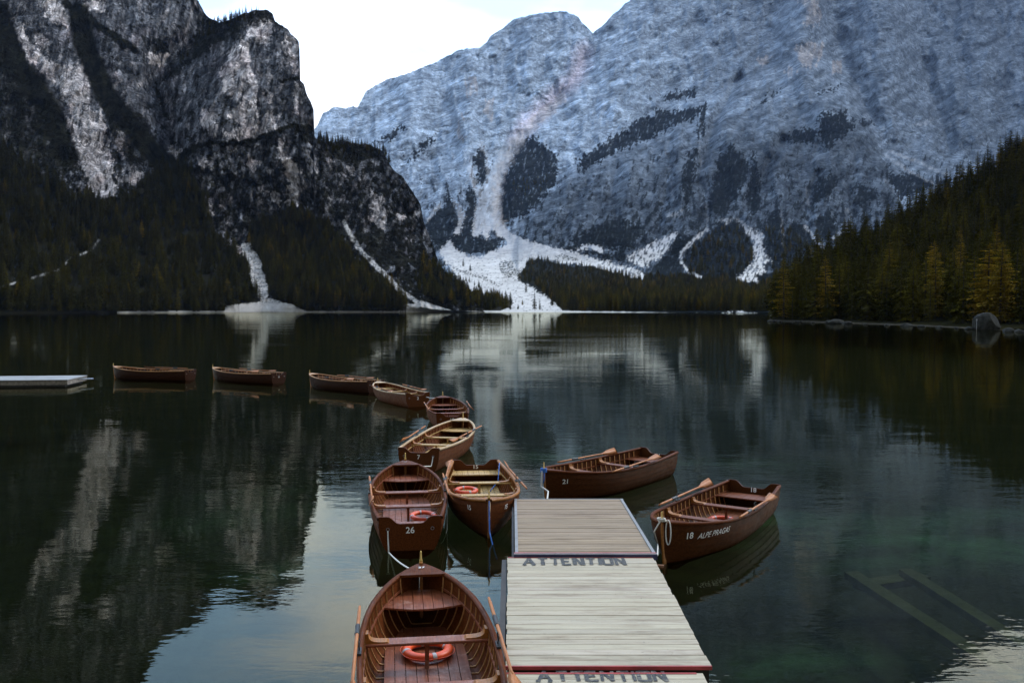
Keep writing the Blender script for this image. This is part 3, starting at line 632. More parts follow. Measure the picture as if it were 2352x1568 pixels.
def scatter(m, polys, count, size, gold, seed, dens=None, jitter=1.0):
    g = random.Random(seed); res = []
    xs = [q[0] for P in polys for q in P]; ys_ = [q[1] for P in polys for q in P]
    x0, x1, y0, y1 = max(min(xs), -250), min(max(xs), 2900), min(ys_), max(ys_)
    n = 0
    while len(res) < count and n < count * 40:
        n += 1; px = g.uniform(x0, x1); py = g.uniform(y0, y1)
        if not any(bool(inpoly(np.array(px), np.array(py), P)) for P in polys): continue
        if dens and g.random() > dens(px, py): continue
        p = on_mass(m, px, min(py, 713.5)); r = g.random()
        kind = 'golden' if r < gold * 0.18 else 'mixed' if r < gold else 'spruce'
        res.append((p.copy(), size * g.uniform(0.6, 1.2), g.uniform(0, 6.28), kind, g.randrange(3), px, py))
    return res
def split_off(res, n):
    r = sorted(res, key=lambda p: -p[1] / p[0][1]); return r[:n], r[n:]
clumpd = lambda px, py: 0.25 + 0.75 * float(sst(fbm(np.array([px / 40.]), np.array([py / 40.]), 3, 301)[0], -0.2, 0.25))
PTH = Z1([(-100,1410),(0,1390),(100,1360),(290,1305),(340,1250),(440,1210),(480,1160)])
offpath = lambda px, py: 0.0 if (px < 230 and -3 < py - pl(px, PTH) < 19) else clumpd(px, py)
A = scatter(ML, [FOREST_L], 2100, 1.0, 0.11, 1, offpath)
B = scatter(ML, [FOREST_M], 1100, 0.85, 0.30, 2, clumpd)
C_ = scatter(ML, [VEG_R, Z2([(130,655),(480,733),(480,760),(130,735)]), Z1([(1000,88),(1200,65),(1290,50),(1180,110),(1000,180),(860,330),(940,170)])], 230, 0.7, 0.35, 3)
a1, a2 = split_off(A, 34); b1, b2 = split_off(B, 26)
for p in a1: tree(p[3], p[4], p[0] - np.array((0,0,.3)), p[1], p[2], '%s in the shaded wood below the left cliffs' % nm_k[p[3]], '%ss below the left cliffs' % nm_k[p[3]], False)
for p in b1: tree(p[3], p[4], p[0] - np.array((0,0,.3)), p[1], p[2], '%s in the shore wood right of the gravel chute' % nm_k[p[3]], '%ss right of the gravel chute' % nm_k[p[3]], False)
forest_stuff('cliff_forest', [(p[0], p[1], p[2], ORDER.index((p[3], p[4]))) for p in a2 + b2 + C_], 'dark conifer woods on the slopes below the left cliffs')
V = scatter(MM, FOREST_V, 2300, 0.85, 0.62, 4, lambda px, py: 1.0 if py > 640 or px > 1400 else 0.6)
V2 = scatter(MM, [Z3([(240,1185),(400,1060),(480,1040),(545,1080),(560,1200),(470,1290),(270,1260)]), Z3([(620,1060),(740,1060),(850,1185),(650,1300)]), Z2([(1080,850),(1270,850),(1200,950),(1080,950)])], 260, 1.2, 0.6, 5)
v1, v2 = split_off(V, 22)
for p in v1: tree(p[3], p[4], p[0] - np.array((0,0,.3)), p[1], p[2], '%s at the edge of the far valley wood' % nm_k[p[3]], '%ss of the far valley wood' % nm_k[p[3]], False)
forest_stuff('valley_forest', [(p[0], p[1], p[2], ORDER.index((p[3], p[4]))) for p in v2 + V2], 'brown and green conifer wood on the far valley floor')
# single trees that can be told apart
def lone(m, px, py, hpx, kind, label, group=None, s=None):
    p = on_mass(m, px, py); sc = hpx * p[1] / F / 15.0
    tree(kind, rg.randrange(3) if s is None else s, p - np.array((0, 0, .2)), sc, rg.uniform(0, 6), label, group, False)
lone(MM, 1229, 710, 42, 'spruce', 'tall lone spruce on the white gravel at the far shore', s=0)
lone(MM, 1239, 711, 26, 'spruce', 'short spruce just right of the tall lone one on the gravel', s=0)
lone(MM, 1207, 671, 25, 'spruce', 'slim spruce on the gravel up left of the tall lone one', s=0)
lone(MM, 1191, 646, 30, 'spruce', 'dark spruce at the left tip of the valley wood', s=0)
lone(MM, 1267, 702, 24, 'spruce', 'small spruce on the gravel left of the valley wood')
lone(MM, 1283, 704, 28, 'spruce', 'spruce on the gravel touching the edge of the valley wood')
lone(MM, 1201, 700, 14, 'golden', 'small rust coloured larch bush on the gravel fan')
lone(MM, 1190, 710, 15, 'spruce', 'low dark bushy spruce left of the lone spruce at the shore')
lone(MM, 1172, 710, 17, 'spruce', 'low round spruce nearest the shore group on the gravel')
lone(MM, 1099, 661, 19, 'spruce', 'thin spruce standing on the white slope above the shore group')
lone(MM, 1063, 612, 21, 'spruce', 'spruce on the upper gravel beside the cliff foot')
lone(MM, 1081, 622, 19, 'spruce', 'spruce on the ridge line crossing the upper gravel')
for q in range(13):
    lone(MM, 1068 + q * 6.4 + rg.uniform(-2, 2), 712 - rg.uniform(0, 14), rg.uniform(24, 42), 'spruce', 'dark slim spruce in the shore group left of the white gravel', 'slim spruces of the shore group', s=0)
for q in range(9):
    lone(MM, 1012 + q * 10 + rg.uniform(-4, 4), 617 + q * 4.5 + rg.uniform(-6, 3), rg.uniform(11, 19), 'spruce', 'tiny spruce scattered on the upper gravel slope', 'tiny spruces on the upper gravel', s=0)
for q, (x, h, lb) in enumerate(((492,13,'leftmost small tree on the cliff top skyline'),(513,20,'dark spruce second from left on the cliff top skyline'),(529,24,'tallest dark spruce on the cliff top skyline'),(538,15,'small spruce right of the tallest on the cliff top'),(549,21,'spruce standing clear on the cliff top skyline'),(565,21,'slim pointed spruce standing clear near the cliff summit'),(577,12,'short spruce on the cliff top near the summit'),(593,10,'rightmost tiny tree on the cliff summit'))):
    j = int(round((x - ML.x0) / ML.step)); lone(ML, x, ML.ys[j] + 2, h, 'spruce', lb, s=0)
for q in range(22):
    x = 738 + q * 7.2 + rg.uniform(-3, 3); j = int(round((x - ML.x0) / ML.step)); lone(ML, x, ML.ys[j] + 3, rg.uniform(9, 20), rg.choice(['spruce', 'mixed', 'spruce']), 'small tree on the rounded top of the knoll', 'trees on the knoll top', s=0)
lone(ML, 460, 700, 44, 'golden', 'yellow larch glowing alone in the dark wood under the left cliffs', s=1)
lone(ML, 832, 708, 40, 'golden', 'rust orange larch in the shore wood right of the gravel chute', s=1)
lone(ML, 597, 688, 34, 'spruce', 'lone spruce standing on the narrow gravel chute', s=0)

# ------------------------------------------------------------------ lake
def poly_sheet(name, x0, x1, y0, y1, z, mat, n=1):
    b = MB(); b.add([(x0, y0, z), (x1, y0, z), (x1, y1, z), (x0, y1, z)], [(0, 1, 2, 3)]); return b.build(name, mat)
m, n, l, b = newmat('lake_water'); n.remove(b)
om = n['Material Output']; mx = n.new('ShaderNodeMixShader'); gl = n.new('ShaderNodeBsdfGlossy'); tp = n.new('ShaderNodeBsdfTransparent')
gl.inputs['Roughness'].default_value = 0.008; gl.inputs['Color'].default_value = (0.80, 0.78, 0.63, 1); tp.inputs['Color'].default_value = (0.40, 0.46, 0.32, 1)
fr = n.new('ShaderNodeFresnel'); fr.inputs['IOR'].default_value = 1.33
r1 = nnoise(n, l, 1.6, 3, stretch=(0.75, 1.5, 1)); r2 = nnoise(n, l, 0.22, 2, stretch=(1, 1.6, 1)); r3 = nnoise(n, l, 6.0, 2, stretch=(0.7, 1.5, 1))
pa = nmap(n, l, nnoise(n, l, 0.055, 3, stretch=(0.55, 1.3, 1)), 0.38, 0.66, 0.12, 1.0)
def mth(op, a, bb):
    q = n.new('ShaderNodeMath'); q.operation = op
    for s, v in ((0, a), (1, bb)):
        if isinstance(v, float): q.inputs[s].default_value = v
        else: l.new(v, q.inputs[s])
    return q.outputs[0]
hh = mth('ADD', mth('ADD', mth('MULTIPLY', mth('MULTIPLY', r1, pa), 1.0), mth('MULTIPLY', mth('MULTIPLY', r3, pa), 0.22)), mth('MULTIPLY', r2, 1.6))
bp = n.new('ShaderNodeBump'); bp.inputs['Strength'].default_value = 1.0; bp.inputs['Distance'].default_value = 0.0072; l.new(hh, bp.inputs['Height'])
l.new(bp.outputs[0], gl.inputs['Normal']); l.new(bp.outputs[0], fr.inputs['Normal'])
l.new(fr.outputs[0], mx.inputs[0]); l.new(tp.outputs[0], mx.inputs[1]); l.new(gl.outputs[0], mx.inputs[2]); l.new(mx.outputs[0], om.inputs['Surface'])
M_WATER = m
o = poly_sheet('lake_water', -4500, 4500, -60, 3000, 0.0, M_WATER); tag(o, kind='structure', label='still dark green lake water')
m, n, l, b = newmat('lake_bed')
at_ = n.new('ShaderNodeAttribute'); at_.attribute_name = 'Col'; f2 = nnoise(n, l, 1.3, 6, rough=.65)
c = nmix(n, l, 1.0, at_.outputs['Color'], nmap(n, l, f2, .3, .7, .35, 1.6), 'MULTIPLY'); l.new(c, b.inputs['Base Color']); b.inputs['Roughness'].default_value = 1
xs = np.concatenate([np.linspace(-4500, -60, 20), np.linspace(-55, 55, 111), np.linspace(60, 4500, 20)]); ys = np.concatenate([np.linspace(-60, 80, 141), np.linspace(90, 3000, 30)])
gx, gy = np.meshgrid(xs, ys); dz = -1.6 - 1.6 * sst(gy, 10, 60) - 2 * sst(gy, 60, 200) + 0.35 * fbm(gx / 6, gy / 6, 4, 401)
bedc = np.ones(gx.shape + (3,)) * np.array((.016, .018, .0065)); wob = fbm(gx / 3, gy / 2, 5, 411, .6)
teal = np.zeros(gx.shape)
for qx, qy, rx, ry, k_ in ((1860, 1195, 3.0, .9, 1.0), (1990, 1205, 3.5, .8, .7), (2180, 1260, 3.5, .9, .8), (2320, 1300, 2.5, 1.2, .9), (1820, 1560, 1.6, .5, .8), (1690, 1555, 1.2, .4, .8), (1250, 1020, 5, 2.0, .35), (560, 1180, 2, 5, .25), (640, 1330, .8, 1.2, .35), (2352, 1180, 3, 1.2, .5), (1600, 1040, 6, 2, .25), (2040, 1325, 1.2, .5, .5)):
    q = at(qx, qy, -2.0); teal = np.maximum(teal, k_ * np.exp(-((gx - q[0] + .8 * wob) / rx) ** 2 - ((gy - q[1] + .6 * wob) / ry) ** 2))
bedc = bedc + (teal * sst(wob + .6, 0, 1.0))[..., None] * np.array((.088, .235, .165))
o = grid_mesh('lake_bed', np.stack([gx, gy, dz], -1), bedc, m); tag(o, kind='structure', label='weedy teal lake bed under the water')

# ------------------------------------------------------------------ woods and paints for the boats
MAH = wood('mahogany', (0.056, 0.0145, 0.0038), (0.118, 0.033, 0.0085), 0.45, 0.12)
MAHD = wood('dark_mahogany', (0.034, 0.0105, 0.0028), (0.074, 0.023, 0.0062), 0.45, 0.12)
BROWNH = wood('brown_hull', (0.060, 0.019, 0.006), (0.115, 0.036, 0.012), 0.45, 0.1); DARKH = wood('dark_hull', (0.018, 0.0065, 0.003), (0.038, 0.013, 0.006), 0.45, 0.1)
REDW = wood('red_plank', (0.130, 0.036, 0.015), (0.225, 0.068, 0.029), 0.45, 0.15, worn=(0.27, 0.13, 0.09))
BROWN = wood('brown_plank', (0.095, 0.026, 0.008), (0.17, 0.050, 0.015), 0.45, 0.12)
HONEY = wood('honey_plank', (0.30, 0.185, 0.065), (0.50, 0.33, 0.13), 0.5, 0.1)
OCHRE = wood('ochre_wood', (0.20, 0.075, 0.014), (0.33, 0.13, 0.026), 0.45, 0.1)
TAN = wood('tan_rib', (0.28, 0.13, 0.045), (0.42, 0.22, 0.08), 0.5, 0.1)
OARW = wood('oar_wood', (0.26, 0.080, 0.020), (0.46, 0.19, 0.06), 0.5, 0.1)
PALERAIL = wood('pale_rail', (0.32, 0.21, 0.11), (0.50, 0.36, 0.21), 0.5, 0.1)
BLACK = plain('black_leather', (0.012, 0.012, 0.012), 0.5); BRASS = plain('brass', (0.45, 0.30, 0.10), 0.35, 0.9, var=0.15)
WHITE = plain('white_paint', (0.80, 0.80, 0.78), 0.6, var=0.04); ROPE = plain('white_rope', (0.55, 0.53, 0.48), 0.9, var=0.2, scale=40); BLUER = plain('blue_rope', (0.03, 0.13, 0.42), 0.8, scale=40)
ORANGE = plain('orange_lifebuoy', (0.66, 0.075, 0.012), 0.45, var=0.12, scale=5); STRAP = plain('reflective_strap', (.38, .38, .38), 0.4, var=0.1)
STEEL = plain('steel', (0.30, 0.31, 0.32), 0.4, 0.8)

# ------------------------------------------------------------------ rowing boats
BL = 4.7; HB = BL / 2
TB = [(0,.50),(.08,.55),(.2,.62),(.33,.675),(.46,.70),(.58,.695),(.68,.66),(.77,.59),(.87,.44),(.93,.30),(.97,.16),(1,.025)]
_tt = np.array([p[0] for p in TB]); _bb = np.array([p[1] for p in TB])
def hb(t):           # smooth half beam at the sheer
    s = 0
    for dt, w_ in ((-.03, .25), (0, .5), (.03, .25)): s += w_ * np.interp(np.clip(t + dt, 0, 1), _tt, _bb)
    k = float(sst(np.array(t), .9, 1.0)); return float(s * (1 - k) + np.interp(t, _tt, _bb) * k)
def zs(t): return .50 + .16 * max(0, (t - .45) / .55) ** 2.2 + .035 * max(0, (.45 - t) / .45) ** 2 - 0.02 * math.sin(math.pi * min(1, t * 1.2))
def zk(t): return -.14 + .16 * max(0, (t - .86) / .14) ** 2
def sec(t, s, off=0.0):    # s 0 keel .. 1 sheer
    a = s * math.pi / 2; u = float(sst(np.array(t), .55, 1.0)); B = max(hb(t) - off, 0.004); Z0, Z1_ = zk(t), zs(t)
    ex = 0.62 + 0.75 * u; ez = 0.85 + 0.15 * u
    y = B * math.sin(a) ** ex * (1 - 0.0 * u); z = Z1_ - (Z1_ - Z0) * (math.cos(a) ** ez if s < 1 else 0)
    # topsides flare a little
    return y, z
def stem_x(z): return HB - 0.10 * (1 - (z + .14) / .80) ** 1.5 if z < .66 else HB
def px_(t, z):
    k = float(sst(np.array(t), .82, 1.0)); x = -HB + t * BL; rk = 0.06 * (z - 0.0) * (1 - float(sst(np.array(t), 0, .15)))   # raked transom
    return x - rk - k * (HB - stem_x(max(z, -.14)))
TS = [i / 44 for i in range(45)]
NS = 8
def hull_pt(t, s, off=0.0, lap=0.0, side=1):
    y, z = sec(t, s, off); return (px_(t, z), side * (y + lap), z)
def strakes(P, side):
    mb = P; k = 1.0
    for i in range(NS):
        s0, s1 = .12 + .88 * i / NS if i else 0, .12 + .88 * (i + 1) / NS
        rows = []
        for t in TS:
            f = 0.012 * min(1, (1 - t) * 8)
            rows.append([hull_pt(t, s0, 0, f, side), hull_pt(t, (s0 + s1) / 2, 0, f * .5, side), hull_pt(t, s1, 0, 0, side), ])
        mb.grid(rows, flip=(side < 0))
        if i < NS - 1:     # little step of the next plank
            mb.grid([[hull_pt(t, s1, 0, 0, side), hull_pt(t, s1, 0, 0.012 * min(1, (1 - t) * 8), side)] for t in TS], flip=(side < 0))
def mesh_hull():
    mb = MB()
    for sd in (1, -1):
        strakes(mb, sd)
        rows = []
        for t in TS[:-1]:
            r = []
            for j in range(13):
                y, z = sec(t, j / 12, 0.020); z = max(z, 0.030)
                r.append((px_(t, z) + (0.02 if t == 0 else 0), sd * y, z - (0.002 if j == 12 else 0)))
            rows.append(r)
        mb.grid(rows, flip=(sd > 0))
    return mb
def mesh_gunwale():
    mb = MB()
    for sd in (1, -1):
        rows = []
        for t in TS:
            y, z = sec(t, 1); x = px_(t, z); i = max(y - .034, 0.0); o_ = y + .026
            rows.append([(x, sd * o_, z - .030), (x, sd * o_, z + .016), (x, sd * (y), z + .022), (x, sd * i, z + .016), (x, sd * i, z - .024)])
        mb.grid(rows, closed=True, flip=(sd < 0))
    return mb
def mesh_transom():
    mb = MB(); pts = []
    ss = [j / 14 for j in range(15)]
    side = [sec(0, s) for s in ss]
    Zt = zs(0); top = []
    for j in range(25):
        y = side[-1][0] * (1 - 2 * j / 24); q = abs(y) / side[-1][0]
        z = Zt + .03 - .12 * float(1 - sst(np.array(q), .36, .72)); top.append((y, z))
    out_ = [(y, z) for y, z in side[1:]] + top + [(-y, z) for y, z in side[:0:-1]] + [(0, side[0][1])]
    vs = []
    for x in (-.012, .030):
        vs += [(px_(0, z) + x, y, z) for y, z in out_]
    n_ = len(out_)
    # fan strips: connect by mirrored pairs for clean faces
    fs = []
    zl = [(y, z) for y, z in out_]
    for k in (0, 1): fs.append(tuple(range(k * n_, k * n_ + n_)) if k else tuple(range(n_ - 1, -1, -1)))
    for i in range(n_): j = (i + 1) % n_; fs.append((i, j, n_ + j, n_ + i))
    mb.add(vs, fs); return mb
def mesh_stem():
    mb = MB(); rows = []
    for z in np.linspace(-.16, .70, 12):
        x = stem_x(z); rows.append([(x - .05, .022, z), (x + .035, .014, z), (x + .045, 0, z), (x + .035, -.014, z), (x - .05, -.022, z)])
    mb.grid(rows, closed=True); b0 = len(mb.v) - 5; mb.f += [(b0, b0+1, b0+2, b0+3, b0+4)]; mb.m += [0]
    return mb
def mesh_keel():
    mb = MB(); mb.grid([[(px_(t, zk(t)), -.02, zk(t) - .05), (px_(t, zk(t)), .02, zk(t) - .05), (px_(t, zk(t)), .02, zk(t) + .02), (px_(t, zk(t)), -.02, zk(t) + .02)] for t in TS[:-2]], closed=True); return mb
def mesh_cap():
    mb = MB(); x = HB + .02; mb.tube([(x, 0, .68), (x, 0, .72), (x, 0, .73), (x, 0, .82), (x, 0, .835)], [.026, .020, .014, .011, .004], 10); return mb
def mesh_breasthook():
    mb = MB(); top = []; bot = []
    ts = [.925, .95, .975, .995]
    L_ = [(px_(t, zs(t)), sec(t, 1)[0] - .02, zs(t) + .024) for t in ts]
    vs = L_ + [(x, -y, z) for x, y, z in reversed(L_)]; n_ = len(vs)
    vs2 = [(x, y, z - .03) for x, y, z in vs]
    mb.add(vs + vs2, [tuple(range(n_ - 1, -1, -1)), tuple(range(n_, 2 * n_))] + [(i, (i+1) % n_, n_ + (i+1) % n_, n_ + i) for i in range(n_)]); return mb
def inner_y(x, z):     # inside half width at height z
    t = (x + HB) / BL; best = 0
    lo, hi = 0.0, 1.0
    for _ in range(18):
        s = (lo + hi) / 2
        if sec(t, s)[1] < z: lo = s
        else: hi = s
    return max(sec(t, lo, .022)[0], 0.0)
def mesh_rib(x):
    t = (x + HB) / BL; mb = MB(); rows = []
    for sd in (1, -1):
        js = range(10, -1, -1) if sd > 0 else range(0, 11)
        for j in js:
            s = .34 + (.985 - .34) * j / 10; y, z = sec(t, s, .020); z = max(z, .031); y2, z2 = sec(t, s, .036); z2 = max(z2, .040)
            xa = px_(t, z) + .06 * z * (1 - float(sst(np.array(t), 0, .15))); rows.append([(xa - .011, sd * y, z), (xa - .011, sd * y2, z2), (xa + .011, sd * y2, z2), (xa + .011, sd * y, z)])
    mb.grid(rows, closed=False, flip=True)
    return mb
def planked(x0, x1, z, th, widthf, n, gap=.005, along=True, edge=None):
    """boards running fore and aft; widthf(x) gives the half width; edge(y) shifts the aft end"""
    mb = MB(); W2 = max(widthf(x) for x in np.linspace(x0, x1, 9)); xs = np.linspace(x0, x1, 13)
    for i in range(n):
        ya, yb_ = -W2 + 2 * W2 * i / n + gap, -W2 + 2 * W2 * (i + 1) / n - gap
        rows = []
        for k, x in enumerate(xs):
            kx = 1 - (x - x0) / (x1 - x0); xx = x + (edge((ya + yb_) / 2) * kx if edge else 0); da, db = ((edge(ya) - edge((ya + yb_) / 2)) * kx, (edge(yb_) - edge((ya + yb_) / 2)) * kx) if edge else (0, 0); w_ = widthf(min(max(xx, -HB + .03), HB - .03))
            a_, b_ = np.clip(ya, -w_, w_), np.clip(yb_, -w_, w_)
            if b_ - a_ < .004:
                if rows: mb_add(mb, rows); rows = []
                continue
            rows.append([(xx + da, a_, z - th), (xx + da, a_, z), (xx + db, b_, z), (xx + db, b_, z - th)])
        if rows: mb_add(mb, rows)
    return mb
def mb_add(mb, rows):
    if len(rows) < 2: return
    b0 = len(mb.v); mb.grid(rows, closed=True, flip=False); k = len(rows) - 1
    mb.f += [(b0, b0+1, b0+2, b0+3), (b0+4*k+3, b0+4*k+2, b0+4*k+1, b0+4*k)]; mb.m += [mb.mi] * 2
def mesh_thwart(x):
    mb = MB(); n_ = 12; rows = []; z = .375
    for i in range(n_ + 1):
        u = -1 + 2 * i / n_; y0 = inner_y(x - .09, z) * u; y1 = inner_y(x + .09, z) * u
        rows.append([(x - .09, y0, z - .028), (x - .095, y0, z - .012), (x - .09, y0, z), (x + .09, y1, z), (x + .095, y1, z - .012), (x + .09, y1, z - .028)])
    b0 = len(mb.v); mb.grid(rows, closed=True); return mb
def mesh_post(x):
    mb = MB(); mb.box(x - .022, x + .022, -.022, .022, .055, .348); return mb
def mesh_knee(x, sd):
    mb = MB(); z0 = .375; y1 = inner_y(x, .46) - .01; zt = zs((x + HB) / BL) - .012; c = []
    for k in range(9):
        a = k / 8; c.append((y1 - .035 - .19 * (1 - (1 - a)) ** 2.2 if False else y1 - .03 - .20 * a ** 2.4, zt - (zt - z0 - .014) * (1 - (1 - a) ** 2.4)))
    prof = [(y1, z0), (y1 + .02, zt)] + c + [(y1 - .25, z0)]
    vs = []
    for dx in (-.06, .06): vs += [(x + dx, sd * y, z) for y, z in prof]
    n_ = len(prof); mb.add(vs, [tuple(range(n_)), tuple(range(2*n_ - 1, n_ - 1, -1))] + [(i, (i+1) % n_, n_ + (i+1) % n_, n_ + i) for i in range(n_)]); return mb
def mesh_stringer():
    mb = MB()
    for sd in (1, -1):
        rows = []
        for t in TS[1:42]:
            z = zs(t) - .17; y = inner_y(-HB + t * BL, z); x = -HB + t * BL
            rows.append([(x, sd * y, z - .012), (x, sd * max(y - .016, 0), z - .012), (x, sd * max(y - .016, 0), z + .012), (x, sd * y, z + .012)])
        mb.grid(rows, closed=True, flip=(sd > 0))
    return mb
def mesh_rowlock(x, sd):
    mb = MB(); t = (x + HB) / BL; y = sec(t, 1)[0]; z = zs(t) + .02
    mb.box(x - .09, x + .09, sd * y - .022, sd * y + .022, z, z + .022)
    mb.tube([(x, sd * y, z + .02), (x, sd * y, z + .05)], .009, 6)
    mb.tube([(x + .045 * math.sin(a), sd * y, z + .095 - .045 * math.cos(a)) for a in np.linspace(-2.5, 2.5, 11)], .008, 6); return mb
def mesh_ring(x, y, z, r=.025):
    mb = MB(); mb.tube([(x, y + r * math.cos(a), z + r * math.sin(a)) for a in np.linspace(0, 2 * math.pi, 13)], .005, 5); return mb
CACHE = {}
def part(key, name, fn, mat, parent, smooth=False):
    k = (key, mat.name)
    if k not in CACHE:
        o = fn().build(name, mat, parent, smooth); CACHE[k] = o.data
        if smooth: pass
        return o
    return link(name, CACHE[k], parent)
def text_mesh(txt, size, shear=0.0, bold=0.0, space=1.0):
    cu = bpy.data.curves.new('lettering', 'FONT'); cu.body = txt; cu.size = size; cu.shear = shear; cu.offset = bold * .35; cu.resolution_u = 3; cu.align_x = 'CENTER'; cu.align_y = 'CENTER'; cu.space_character = space
    o = bpy.data.objects.new('lettering', cu); COL.objects.link(o); dg = bpy.context.evaluated_depsgraph_get(); dg.update()
    me = bpy.data.meshes.new_from_object(o.evaluated_get(dg)); bpy.data.objects.remove(o); bpy.data.curves.remove(cu); return me
def lettering(name, txt, size, fn, parent, mat=None, shear=0.0, bold=0.0, label=None):
    me = text_mesh(txt, size, shear, bold); import bmesh
    bm = bmesh.new(); bm.from_mesh(me); bmesh.ops.subdivide_edges(bm, edges=[e for e in bm.edges if e.calc_length() > size * .3], cuts=2); bm.to_mesh(me); bm.free()
    co = np.zeros(len(me.vertices) * 3); me.vertices.foreach_get('co', co); co = co.reshape(-1, 3)
    me.vertices.foreach_set('co', np.array([fn(p[0], p[1]) for p in co]).reshape(-1)); me.materials.clear(); me.materials.append(mat or WHITE); me.update()
    o = link(name, me, parent)
    if label: o['label'] = label
    return o
RIBX = [-2.05 + .185 * i for i in range(23)]
def boat(bow, stern, label, scheme, nums=(), name=None, length=None):
    bow = np.array(bow[:2]); stern = np.array(stern[:2]); c = (bow + stern) / 2; d = bow - stern; rz = math.atan2(d[1], d[0])
    e = empty('rowing_boat', (c[0], c[1], 0), rz); tag(e, label, 'rowing boat', 'wooden rowing boats moored in a line on the lake')
    k = min(max(np.linalg.norm(d) / BL, .94), 1.08) ; e.scale = (k, 1, 1)
    H, G, P, T, KN, RB = scheme
    part('hull', 'hull', mesh_hull, H, e, True); part('gun', 'gunwale', mesh_gunwale, G, e, True)
    tr = part('transom', 'transom', mesh_transom, H, e)
    st = part('stem', 'stem_post', mesh_stem, KN, e); part('cap', 'brass_pin', mesh_cap, BRASS, st, True)
    part('keel', 'keel', mesh_keel, H, e); part('hook', 'breasthook', mesh_breasthook, G, e)
    for x in RIBX: part('rib%.2f' % x, 'rib', lambda: mesh_rib(x), RB, e)
    part('stringer', 'stringer', mesh_stringer, P, e)
    part('floor', 'floorboard', lambda: planked(-2.0, 1.75, .062, .02, lambda x: max(0.0, min(.46, inner_y(x, .10) * 1.0 - .03)), 8, .004), P, e)
    part('bowseat', 'bow_seat', lambda: planked(1.52, 2.15, .405, .022, lambda x: inner_y(x, .40), 8, .003, edge=lambda y: -.12 * (1 - min(1, (y / .45) ** 2))), P, e)
    part('sternseat', 'stern_seat', lambda: planked(-2.30, -1.78, .335, .022, lambda x: inner_y(x, .34), 9, .003), T, e)
    for x in (.5, -.72):
        part('thwart%.1f' % x, 'thwart', lambda: mesh_thwart(x), T, e)
        part('post%.1f' % x, 'thwart_post', lambda: mesh_post(x), P, e)
        for sd in (1, -1): part('knee%.1f%d' % (x, sd), 'knee', lambda: mesh_knee(x, sd), KN, e)
    for sd in (1, -1):
        part('rowlock%d' % sd, 'rowlock', lambda: mesh_rowlock(-.12, sd), BLACK, e)
        part('ring%d' % sd, 'mooring_ring', lambda: mesh_ring(px_(0, .36) - .018, sd * .36, .36), STEEL, tr)
    def side_pt(sd):
        def f(u, v, x0, z0):
            x = x0 - sd * 0 + u; t = (x + HB) / BL; z = z0 + v; lo, hi = 0., 1.
            for _ in range(18):
                s = (lo + hi) / 2
                if sec(t, s)[1] < z: lo = s
                else: hi = s
            return (px_(t, z), sd * (sec(t, lo)[0] + .018), z)
        return f
    for kind, txt, size, opt in nums:
        if kind == 'transom': lettering('number', txt, size, lambda u, v: (px_(0, .335 + v) - .018, -u, .335 + v), tr, bold=.006)
        elif kind == 'transom_in': lettering('number', txt, size, lambda u, v: (px_(0, .42 + v) + .034, u, .405 + v * .9), tr, bold=.006)
        elif kind == 'hook': lettering('number', txt, size, lambda u, v: (HB - .15 + v, -u, zs(.97) + .030), e, bold=.003)
        elif kind == 'port': f = side_pt(1); lettering('number', txt, size, lambda u, v: f(-u, v, opt[0], opt[1]), e, bold=.004)
        elif kind == 'starboard': f = side_pt(-1); lettering('number', txt, size, lambda u, v: f(u, v, opt[0], opt[1]), e, bold=.004)
        elif kind == 'name': f = side_pt(1); lettering('lettering', txt, size, lambda u, v: f(-u, v, opt[0], opt[1]), e, shear=.35, bold=-.001)
    return e
def local(e, x, y, z): return np.array((e.location[0], e.location[1], 0)) + np.array((math.cos(e.rotation_euler[2]) * x * e.scale[0] - math.sin(e.rotation_euler[2]) * y, math.sin(e.rotation_euler[2]) * x * e.scale[0] + math.cos(e.rotation_euler[2]) * y, z))
def mesh_shaft():
    mb = MB(); mb.tube([(0, 0, 0), (.12, 0, 0), (.14, 0, 0), (.7, 0, 0), (1.9, 0, 0), (2.15, 0, 0)], [.014, .015, .019, .020, .017, .014], 8); return mb
def mesh_blade():
    mb = MB(); prof = [(2.02, .018), (2.12, .035), (2.25, .065), (2.45, .078), (2.62, .085), (2.65, .082)]; rows = []
    for x, w_ in prof:
        th = .012 if x < 2.3 else .007; cu_ = .03 * ((x - 2.02) / .6) ** 2
        rows.append([(x, -w_, cu_), (x, 0, cu_ + th), (x, w_, cu_), (x, 0, cu_ - th)])
    mb.grid(rows, closed=True); b0 = len(mb.v) - 4; mb.f += [(b0, b0+1, b0+2, b0+3)]; mb.m += [0]; return mb
def mesh_collar():
    mb = MB(); mb.tube([(.60, 0, 0), (.62, 0, 0), (.86, 0, 0), (.88, 0, 0)], [.022, .027, .027, .022], 8); return mb
def oar(p0, p1, roll, label):
    p0 = np.array(p0, float); p1 = np.array(p1, float); d = p1 - p0
    e = empty('oar', p0, math.atan2(d[1], d[0])); e.rotation_euler = (roll, -math.atan2(d[2], np.hypot(d[0], d[1])), math.atan2(d[1], d[0]))
    tag(e, label, 'oar', 'oars resting on the rowing boats'); s = np.linalg.norm(d) / 2.65; e.scale = (s, 1, 1)
    part('shaft', 'shaft', mesh_shaft, OARW, e, True); part('blade', 'blade', mesh_blade, OARW, e, True); part('collar', 'collar', mesh_collar, BLACK, e, True); return e
